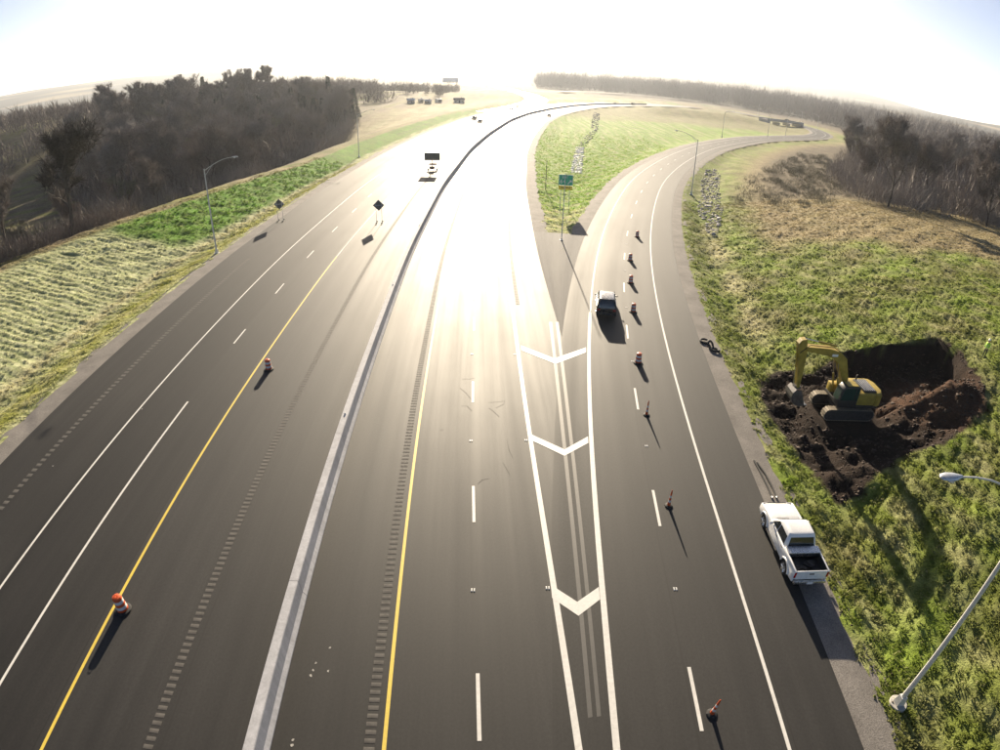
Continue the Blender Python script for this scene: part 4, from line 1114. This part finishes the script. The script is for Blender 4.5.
# ------------------------------------------------------------------ stones and clods
def lumps(name, pts, size, mat, flat=.45):
    ico = bmesh.new(); bmesh.ops.create_icosphere(ico, subdivisions=1, radius=1); bv = np.array([v.co[:] for v in ico.verts]); bf = np.array([[v.index for v in f.verts] for f in ico.faces]); ico.free()
    V, F = [], []
    for i, (x, y, z) in enumerate(pts):
        s_ = size * rng.lognormal(0, .45); v = bv * (1 + .28 * rng.normal(size=(len(bv), 1))) * s_ * np.array([rng.uniform(.7, 1.3), rng.uniform(.7, 1.3), flat])
        a = rng.uniform(0, 6.28); ca, sa = math.cos(a), math.sin(a)
        v = np.stack([v[:, 0] * ca - v[:, 1] * sa, v[:, 0] * sa + v[:, 1] * ca, v[:, 2]], 1) + (x, y, z + s_ * .15)
        F.append(bf + len(bv) * i); V.append(v)
    return tag(link(name, np_mesh(name, np.vstack(V), np.vstack(F), mat)), kind='stuff')
def sample_poly(poly, nmax):
    P = np.array(poly); lo, hi = P.min(0), P.max(0); q = rng.uniform(lo, hi, (nmax * 3, 2)); q = q[in_poly(q[:, 0], q[:, 1], poly)][:nmax]; return q
def on_ground(q): return np.c_[q, zfull(q[:, 0], q[:, 1], fields(q[:, 0], q[:, 1]))]
M['clod'] = simple('soil_clods', (.045, .028, .019), .95, 0, .5, 1.5)
cl = sample_poly(soil_poly, 2600); cl = cl[np.hypot(cl[:, 0] - EXC[0], cl[:, 1] - EXC[1]) > 3.0]
tag(lumps('soil_clods', on_ground(cl), .07, 'clod', .6), 'dark lumps of dug soil around the excavator')
rp = [tuple(G(*p)) for p in [(706, 168), (716, 166), (721, 176), (719, 190), (723, 208), (721, 222), (717, 234), (708, 230), (704, 218), (697, 206), (702, 192), (701, 180)]]
tag(lumps('riprap', on_ground(sample_poly(rp, 3600)), .14, 'stone'), 'grey riprap stones lining the ditch right of the ramp')
rw_ = [tuple(G(*p)) for p in [(576, 143), (584, 143), (582, 168), (571, 168)]]
tag(lumps('white_stones', on_ground(sample_poly(rw_, 2200)), .15, 'stone_white'), 'white stones lining the ditch in the gore')
rg = [tuple(G(*p)) for p in [(594, 110), (600, 112), (598, 128), (586, 142), (577, 142), (590, 128)]]
tag(lumps('ditch_gravel', on_ground(sample_poly(rg, 2200)), .22, 'stone'), 'grey gravel ditch running up the gore')
st = rng.uniform((16.5, 7), (18.2, 22), (140, 2)); tag(lumps('loose_stones', np.c_[st, np.full(len(st), -.03)], .022, 'clod'), 'loose stones on the gravel shoulder')

# ------------------------------------------------------------------ bare trees
def bare_tree(seed, h, spread=.42, levels=4, twigs=2600, trunk_r=.22, up=.35):
    r_ = random.Random(seed); tb = MB(); tips = []
    def grow(p, d, ln, rad, lv):
        n_ = 4 if lv < 2 else 3; pts = [p]; rd = [rad]; q = p.copy(); dd = d.copy()
        for i in range(n_):
            dd = (dd + Vector((r_.gauss(0, .13), r_.gauss(0, .13), r_.gauss(0, .08) + up * .22))).normalized()
            q = q + dd * (ln / n_); pts.append(q.copy()); rd.append(rad * (1 - .55 * (i + 1) / n_))
        tb.tube(pts, rd, 6 if lv < 2 else 4, lv == 0)
        if lv >= 2: tips.extend([(pts[i], (pts[i + 1] - pts[i])) for i in range(len(pts) - 1)])
        if lv >= levels: return
        kids = r_.randint(3, 5) if lv else r_.randint(6, 9)
        for k in range(kids):
            f = r_.uniform(.35 if lv == 0 else .25, 1.0); j = min(int(f * n_), n_ - 1); base = pts[j].lerp(pts[j + 1], f * n_ - j)
            a = r_.uniform(0, 6.28); side = Vector((math.cos(a), math.sin(a), r_.uniform(.1, .8))).normalized()
            nd = (dd * (1 - spread) + side * (spread + .25)).normalized()
            grow(base, nd, ln * r_.uniform(.45, .68), rd[j] * r_.uniform(.45, .65), lv + 1)
    grow(Vector((0, 0, -.2)), Vector((r_.gauss(0, .03), r_.gauss(0, .03), 1)).normalized(), h * .55, trunk_r, 0)
    zm = max(v[2] for v in tb.v); k = h * .93 / zm
    tb.v = [(v[0] * k, v[1] * k, v[2] * k) for v in tb.v]
    T = [(np.array(p) * k, np.array(d) * k) for p, d in tips]
    g = np.random.default_rng(seed); idx = g.integers(0, len(T), twigs)
    P = np.array([T[i][0] + T[i][1] * g.uniform(0, 1) for i in idx]); D = np.array([T[i][1] for i in idx]); D /= np.linalg.norm(D, axis=1)[:, None] + 1e-6
    D = D + g.normal(size=D.shape) * .65 + np.array([0, 0, .25]); D /= np.linalg.norm(D, axis=1)[:, None]
    ln = g.uniform(.5, 1.5, twigs)[:, None] * h / 14
    S = np.cross(D, g.normal(size=D.shape)); S /= np.linalg.norm(S, axis=1)[:, None] + 1e-6
    w = g.uniform(.018, .04, twigs)[:, None] * h / 12
    V = np.stack([P - S * w, P + S * w, P + D * ln], 1).reshape(-1, 3); F = np.arange(len(V)).reshape(-1, 3)
    return tb, V, F
def bark(name, col):
    M[name] = simple(name, col, .9, 0, .35, 2.5)
bark('bark_dark', (.060, .048, .038)); bark('bark_grey', (.13, .115, .10)); bark('twig_brown', (.165, .135, .115)); bark('twig_grey', (.21, .185, .17)); bark('twig_red', (.18, .145, .125)); bark('twig_olive', (.18, .165, .11))
def tree_proto(seed, h, tm, bm_, **kw):
    tb, V, F = bare_tree(seed, h, **kw)
    t = bpy.data.objects.new('bare_tree', None); C.objects.link(t)
    tb.build('trunk', bm_, t)
    link('crown', np_mesh('crown', V, F, tm), t)
    return t
protos = [tree_proto(11, 13, 'twig_brown', 'bark_dark', twigs=7000), tree_proto(12, 15, 'twig_grey', 'bark_grey', twigs=7500), tree_proto(13, 12, 'twig_red', 'bark_dark', twigs=6500),
          tree_proto(14, 14, 'twig_brown', 'bark_grey', twigs=7500, up=.6, spread=.35), tree_proto(15, 11, 'twig_olive', 'bark_dark', twigs=6500, spread=.5), tree_proto(16, 16, 'twig_grey', 'bark_dark', twigs=8000, up=.6, spread=.34)]
used = [False] * 6
def plant(proto_i, x, y, z, s_, label, group, cat='tree'):
    if not used[proto_i]: o = protos[proto_i]; used[proto_i] = True
    else: o = copy_tree(protos[proto_i])
    o.location = (x, y, z - .15); o.rotation_euler = (0, 0, random.uniform(0, 6.28)); o.scale = (s_ * random.uniform(.9, 1.15), s_ * random.uniform(.9, 1.15), s_)
    return tag(o, label, cat, group)
# the lone big tree above the bank
bx, by = -69.5, 79.0
tb, V, F = bare_tree(41, 19.5, twigs=9000, trunk_r=.42, spread=.5, up=.3)
bt = thing('bare_tree', 'large dark bare tree with spreading limbs behind the striped bank', 'tree', (bx, by, zat(bx, by) - .2))
tb.build('trunk', 'bark_dark', bt); link('crown', np_mesh('crown', V, F, 'bark_dark'), bt)
def scatter(poly, n_, mind, box=None):
    out = []; tries = 0
    P = np.array(poly); lo, hi = P.min(0), P.max(0)
    while len(out) < n_ and tries < n_ * 60:
        tries += 1; q = rng.uniform(lo, hi)
        if not in_poly(np.array([q[0]]), np.array([q[1]]), poly)[0]: continue
        if all((q[0] - o[0]) ** 2 + (q[1] - o[1]) ** 2 > mind ** 2 for o in out): out.append(q)
    return np.array(out)
WL = [(-74, 106), (-69, 125), (-65, 150), (-62, 180), (-65, 225), (-75, 300), (-150, 330), (-190, 240), (-150, 165), (-98, 128)]
WL2 = [(-75, 70), (-70, 86), (-90, 96), (-135, 125), (-170, 150), (-190, 120), (-120, 80)]
WR = [(104, 98), (92, 106), (80, 107), (79, 120), (92, 150), (112, 186), (150, 240), (200, 300), (260, 300), (260, 180), (190, 110), (140, 80)]
def wood(poly, n_, mind, label, group, smin, smax):
    q = scatter(poly, n_, mind)
    zz = on_ground(q)[:, 2]
    for (x, y), z in zip(q, zz): plant(random.randrange(6), x, y, z, random.uniform(smin, smax), label, group)
wood(WL, 135, 4.8, 'bare brown tree in the dense wood left of the highway', 'trees of the left wood', 1.0, 1.45)
wood(WL2, 44, 4.5, 'bare tree in the thin row behind the striped grass bank', 'trees behind the bank', .6, 1.0)
wood(WR, 128, 5.2, 'bare grey tree in the wood at the right edge', 'trees of the right wood', .95, 1.3)
# evergreens on the left skyline
def conifer(seed, h):
    g = np.random.default_rng(seed); n_ = 2600
    z = g.uniform(.04, 1, n_); r = (1 - z) * .24 * h * g.uniform(.35, 1.0, n_) + .1; a = g.uniform(0, 6.28, n_)
    P = np.stack([np.cos(a) * r, np.sin(a) * r, z * h], 1); D = np.stack([np.cos(a), np.sin(a), g.uniform(-.5, .2, n_)], 1) + g.normal(size=(n_, 3)) * .3
    D /= np.linalg.norm(D, axis=1)[:, None]; S = np.cross(D, g.normal(size=(n_, 3))); S /= np.linalg.norm(S, axis=1)[:, None]
    w = .13; ln = g.uniform(.5, 1.1, n_)[:, None]
    V = np.stack([P - S * w, P + S * w, P + D * ln], 1).reshape(-1, 3)
    t = bpy.data.objects.new('evergreen_tree', None); C.objects.link(t)
    MB().tube([(0, 0, -.2), (0, 0, h * .9)], [.2, .03], 6).build('trunk', 'bark_dark', t)
    link('crown', np_mesh('crown', V, np.arange(len(V)).reshape(-1, 3), 'needles'), t)
    return t
M['needles'] = simple('dark_needles', (.03, .045, .025), .85, 0, .4, 1.5)
cp = [conifer(1, 14), conifer(2, 12)]
qs = scatter([(-150, 235), (-95, 230), (-70, 300), (-80, 360), (-170, 330)], 34, 5.5); zz = on_ground(qs)[:, 2]
for i, ((x, y), z) in enumerate(zip(qs, zz)):
    o = cp[i] if i < 2 else copy_tree(cp[i % 2]); o.location = (x, y, z); k = random.uniform(.85, 1.2); o.scale = (k, k, k); o.rotation_euler = (0, 0, random.uniform(0, 6))
    tag(o, 'dark evergreen tree on the skyline of the left wood', 'tree', 'evergreens of the left wood')
# undergrowth and far woods: masses nobody could count
def fuzz(name, pts, hgt, wid, per, mat, sw=.05, lean=.35):
    n_ = len(pts); g = rng
    base = np.repeat(pts, per, 0); hh = np.repeat(hgt, per)[:, None]; ww = np.repeat(wid, per)[:, None]; N = len(base)
    a = g.uniform(0, 6.28, N)[:, None]; rr = np.sqrt(g.uniform(0, 1, N))[:, None] * ww
    z0 = g.uniform(0, .75, N)[:, None] * hh * np.sqrt(np.clip(1 - (rr / ww) ** 2 * .8, 0, 1))
    P = base + np.hstack([np.cos(a) * rr, np.sin(a) * rr, z0])
    D = np.hstack([np.cos(a) * lean, np.sin(a) * lean, np.ones((N, 1))]) + g.normal(size=(N, 3)) * .35; D /= np.linalg.norm(D, axis=1)[:, None]
    S = np.cross(D, g.normal(size=(N, 3))); S /= np.linalg.norm(S, axis=1)[:, None]
    ln = hh * g.uniform(.25, .45, (N, 1)); w = sw * g.uniform(.6, 1.4, (N, 1))
    V = np.stack([P - S * w, P + S * w, P + D * ln], 1).reshape(-1, 3)
    return tag(link(name, np_mesh(name, V, np.arange(len(V)).reshape(-1, 3), mat)), kind='stuff')
def area(poly, n_): return sample_poly(poly, n_)
def brush(name, poly, n_, h0, h1, per, mat, label, wk=.8, sw=.035):
    q = on_ground(area(poly, n_)); h_ = rng.uniform(h0, h1, len(q)); tag(fuzz(name, q, h_, h_ * wk, per, mat, sw), label)
brush('undergrowth', [(-71.5, 60), (-66, 92), (-80, 100), (-98, 85), (-95, 50), (-80, 45)], 600, 2.2, 6.0, 150, 'twig_brown', 'dark thicket of brush behind the striped bank', .9)
brush('undergrowth', [(-70, 100), (-63, 130), (-59, 166), (-62, 225), (-75, 300), (-140, 300), (-140, 170), (-95, 118)], 900, 3, 8, 130, 'twig_grey', 'brown undergrowth at the foot of the left wood', .6, .05)
brush('undergrowth', [(104, 96), (90, 104), (78, 105), (77, 120), (90, 150), (110, 186), (150, 240), (210, 290), (230, 200), (150, 90)], 1000, 3, 8, 130, 'twig_grey', 'brown undergrowth at the foot of the right wood', .6, .05)
brush('undergrowth', [(43, 108), (58, 138), (85, 178), (118, 225), (132, 225), (98, 165), (76, 118), (62, 104)], 330, .6, 2.2, 120, 'twig_olive', 'brushy tan scrub between the ramp and the right wood', 1.0, .035)
def wood_mass(name, poly, n_, h0, h1, mat, label):
    q = on_ground(area(poly, n_)); h_ = rng.uniform(h0, h1, len(q)); tag(fuzz(name, q, h_, h_ * .28, 60, mat, .16, .15), label)
wood_mass('far_wood', [(-90, 320), (-75, 420), (-140, 560), (-330, 620), (-420, 420), (-330, 250), (-195, 180), (-180, 260), (-150, 330)], 900, 8, 14, 'twig_brown', 'hazy brown wood stretching away on the left')
wood_mass('wood', [(-78, 112), (-70, 150), (-66, 200), (-78, 300), (-150, 330), (-190, 240), (-150, 165)], 500, 9, 15, 'twig_brown', 'dense brown wood filling the slope left of the highway')
wood_mass('wood', [(112, 102), (90, 112), (86, 124), (98, 150), (118, 186), (154, 240), (202, 298), (262, 300), (262, 180), (190, 112), (145, 88)], 600, 8, 14, 'twig_grey', 'dense grey wood filling the right edge')
wood_mass('far_wood', [(-95, 450), (-48, 470), (-45, 560), (-60, 780), (-110, 830), (-500, 1000), (-400, 520), (-150, 420)], 1000, 7, 12, 'twig_brown', 'far hazy wood left of the side road')
wood_mass('far_wood', [(55, 1000), (60, 1300), (500, 1400), (900, 900), (700, 640), (520, 720), (400, 720), (300, 800), (200, 950)], 2000, 26, 40, 'twig_grey', 'hazy wood behind the highway bend in the middle distance')
wood_mass('far_wood', [(205, 300), (300, 430), (330, 640), (600, 700), (900, 500), (600, 200), (270, 110), (265, 300)], 1800, 19, 29, 'twig_grey', 'grey wood stretching away on the right')

# ------------------------------------------------------------------ far buildings, bridge
def house(label, x, y, z, w, d, h, rz, roofm='house_roof', wallm='house_wall', group='far houses'):
    t = thing('house', label, 'house', (x, y, z), rz, group)
    MB().box((0, 0, h / 2 - .3), (w, d, h + .6)).build('wall', wallm, t)
    rf = MB().prism([(-d / 2 - .4, h - .05), (d / 2 + .4, h - .05), (d / 2 + .4, h + .08), (0, h + d * .28), (-d / 2 - .4, h + .08)], -w / 2 - .4, w / 2 + .4).build('roof', roofm, t)
    MB().box((w * .25, d * .1, h + d * .25), (.6, .6, 1.2)).build('chimney', 'concrete_pale', rf)
    for k in (-.3, .3): MB().box((w * k, -d / 2 - .02, h * .55), (1.1, .06, 1.2)).build('window', 'glass', t)
    MB().box((0, -d / 2 - .02, 1.0), (1.0, .06, 2.0)).build('door', 'dark_steel', t)
for lab, p, w, d, h, rz, rm in (('white house leftmost in the yard beyond the left wood', (411, 107), 4.5, 4, 2, .3, 'metal_roof'), ('small white shed second in the yard beyond the wood', (421, 106), 2.6, 2.4, 1.9, .8, 'metal_roof'),
                                ('pale shed in the middle of the yard beyond the wood', (428, 106.5), 3.6, 3, 2, -.3, 'metal_roof'), ('white trailer right of the pale shed in the yard', (438.5, 105), 5, 2.6, 2, 1.1, 'metal_roof'),
                                ('dark roofed house at the right end of the yard', (459, 104.5), 7, 5, 2.2, .2, 'house_roof')):
    x, y = G(*p, .5); house(lab, x, y, zat(x, y), w, d, h, rz, rm)
x, y = -92, 1000; house('long white building on the far slope above the yard', x, y, 9, 24, 20, 1.5, .05, 'metal_roof')
for lab, p in (('white house far left among bare trees', (6, 142)), ('small pale house far left beyond the trees', (120, 128))):
    x, y = G(*p, 2); house(lab, x, y, zat(x, y), 11, 8, 4, .4)
def bridge():
    # deck between the two sides of the ramp bend
    def at_range(px, py, rg_): d = ray(px, py); k = rg_ / math.hypot(d[0], d[1]); return Vector((d[0] * k, d[1] * k, CAM_H + d[2] * k))
    a, b2 = at_range(766, 119.5, 520), at_range(797, 121.5, 545)
    c = (a + b2) / 2; L_ = (b2 - a).length; rz = math.atan2(b2.y - a.y, b2.x - a.x)
    t = thing('road_bridge', 'short pale concrete road bridge over the far ramp bend', 'bridge', (c.x, c.y, 0), rz)
    z = c.z
    MB().box((0, 0, z - .5), (L_ + 6, 11, .5)).build('deck', 'concrete_pale', t)
    for s_ in (-1, 1):
        MB().box((0, s_ * 5.3, z + .15), (L_ + 6, .35, .8)).build('parapet', 'concrete_pale', t)
        MB().box((s_ * (L_ / 2 + 1.5), 0, z / 2 - .8), (2.5, 11.4, z + 1.0)).build('abutment', 'concrete_pale', t)
    for k in (-4, -1.4, 1.4, 4): MB().box((0, k, z - 1.05), (L_ + 4, .5, .6)).build('girder', 'concrete_pale', t)
    for k in (-L_ / 6, L_ / 6): MB().box((k, 0, z / 2 - 1.4), (.9, 8, z - .9)).build('pier', 'concrete_pale', t)
    car('car', 'dark van crossing the small bridge', 'car', (c.x + 6, c.y + 2, z - .24), rz - math.pi / 2, 'dark_paint', True, 'cars on the far highway')
bridge()
fr = Curve([G(560, 91.5, 3), G(600, 92, 3), G(650, 96, 3), G(720, 104, 3)], 30, 60)
V, F, uv = ribbon_np(fr, -9, 9, 0, fr.end - 30, 3.0, du=5, ds=12)
tag(link('far_road', np_mesh('far_road', V, F, 'asphalt_gore', False, None, uv)), kind='structure')

# ------------------------------------------------------------------ grass tufts
m, n, l, b = new_mat('grass_blade')
at = n.new('ShaderNodeAttribute'); at.attribute_name = 'col'
tr = n.new('ShaderNodeBsdfTranslucent'); df = n.new('ShaderNodeBsdfDiffuse'); mx = n.new('ShaderNodeMixShader'); mx.inputs[0].default_value = .45
l.new(at.outputs['Color'], tr.inputs[0]); l.new(at.outputs['Color'], df.inputs[0]); l.new(df.outputs[0], mx.inputs[1]); l.new(tr.outputs[0], mx.inputs[2])
l.new(mx.outputs[0], n['Material Output'].inputs[0])
M['blade'] = m
def tufts(name, label, lo, hi, dens, mask, blades, L0, L1, W, comb=(0, -.5), tint=1.0):
    N = int((hi[0] - lo[0]) * (hi[1] - lo[1]) * dens); q = rng.uniform(lo, hi, (N, 2)); fl = fields(q[:, 0], q[:, 1])
    keep = mask(q[:, 0], q[:, 1], fl); q = q[keep]; fl = tuple(f[keep] for f in fl)
    if len(q) == 0: return
    z = zfull(q[:, 0], q[:, 1], fl); col = cover(q[:, 0], q[:, 1], fl)
    col = col * rng.uniform(.86, 1.18, (len(q), 1)) * tint
    dry = rng.uniform(0, 1, len(q)) < .09; col[dry] = col[dry] * .55 + STRAW * .45
    n_ = len(q); P = np.repeat(np.c_[q, z], blades, 0); cc = np.repeat(col, blades, 0); N = len(P)
    a = rng.uniform(0, 6.28, N); P[:, 0] += np.cos(a) * .10; P[:, 1] += np.sin(a) * .10
    D = np.stack([np.cos(a) * .8 + comb[0], np.sin(a) * .8 + comb[1], rng.uniform(.35, 1.0, N)], 1); D /= np.linalg.norm(D, axis=1)[:, None]
    S = np.cross(D, np.stack([rng.normal(size=N), rng.normal(size=N), np.ones(N)], 1)); S /= np.linalg.norm(S, axis=1)[:, None]
    ln = rng.uniform(L0, L1, (N, 1)); P[:, 2] -= .02
    mid_ = P + D * ln * .6; tip = P + D * ln + np.array([0, 0, -.25]) * ln
    V = np.stack([P - S * W, P + S * W, mid_ + S * W * .8, tip, mid_ - S * W * .8], 1).reshape(-1, 3)
    o = (np.arange(N) * 5)[:, None]
    F = np.vstack([o + np.array([[0, 1, 2]]), o + np.array([[0, 2, 4]]), o + np.array([[4, 2, 3]])])
    tag(link(name, np_mesh(name, V, F, 'blade', False, np.repeat(cc, 5, 0))), label, kind='stuff')
def soil_free(x, y, d=.1): return poly_dist(x, y, soil_poly) < -d
edge = lambda x, y: .35 * wav(x, y, 2.2, 14)
tufts('grass', 'rough clumpy grass beside the ramp', (16, 6), (46, 30), 26, lambda x, y, f: (f[2] > RAMP_G + .25 + edge(x, y)) & soil_free(x, y) & (wav(x, y, .95, 15) > -.35), 7, .12, .30, .03)
tufts('grass', 'rough grass around the pit and up the right bank', (17, 30), (68, 62), 13, lambda x, y, f: (f[2] > RAMP_G + .25 + edge(x, y)) & soil_free(x, y), 6, .09, .22, .04, (-.5, -.7))
tufts('grass', 'green and tan grass on the right bank towards the wood', (20, 62), (100, 112), 4, lambda x, y, f: (f[2] > RAMP_G + .4 + edge(x, y)), 6, .1, .24, .06, (-.5, -.6))
def bankmask(x, y, f):
    row = .5 + .5 * np.sin(2 * np.pi * (f[1] + .22 * f[0] + .2 * wav(x, y, 8, 12)) / 1.05); dl = -f[0] + GRAV_L
    return (dl > .5 + edge(x, y)) & (dl < crest(f[1]) * 1.15) & ((rng.uniform(0, 1, len(x)) < row ** 2.5) | (dl < crest(f[1]) * .25))
tufts('grass', 'combed straw and grass rows on the left bank', (-74, 18), (-33, 82), 13, bankmask, 6, .12, .30, .028, (1.2, -.3))
tufts('grass', 'green grass along the left bank beyond the lamp post', (-70, 82), (-36, 150), 5, bankmask, 6, .22, .5, .05, (.5, -.4))
tufts('grass', 'straw and green grass in the gore', (6, 72), (60, 270), 3, lambda x, y, f: (rng.uniform(0, 1, len(x)) < np.clip((270 - y) / 160, 0, 1)) & (f[0] > ROAD_R + 2.3 + edge(x, y)) & (f[2] < RAMP_L - 2.3 - edge(x, y)), 6, .15, .38, .05, (0, -.4), 1.5)

# ------------------------------------------------------------------ haze
m = bpy.data.materials.new('haze'); m.use_nodes = True; n = m.node_tree.nodes; l = m.node_tree.links
n.clear(); out = n.new('ShaderNodeOutputMaterial'); pv = n.new('ShaderNodeVolumePrincipled')
pv.inputs['Density'].default_value = .00009; pv.inputs['Color'].default_value = (.86, .92, 1, 1); pv.inputs['Anisotropy'].default_value = .55
l.new(pv.outputs[0], out.inputs['Volume'])
M['haze'] = m
zlo, zhi = float(Z.min()) - 1, max(float(Z.max()), 40) + 12
hz = MB().box((0, 3100, (zlo + zhi) / 2), (12700, 7200, zhi - zlo)).build('haze', 'haze')
tag(hz, 'pale haze filling the air over the whole valley', kind='stuff')
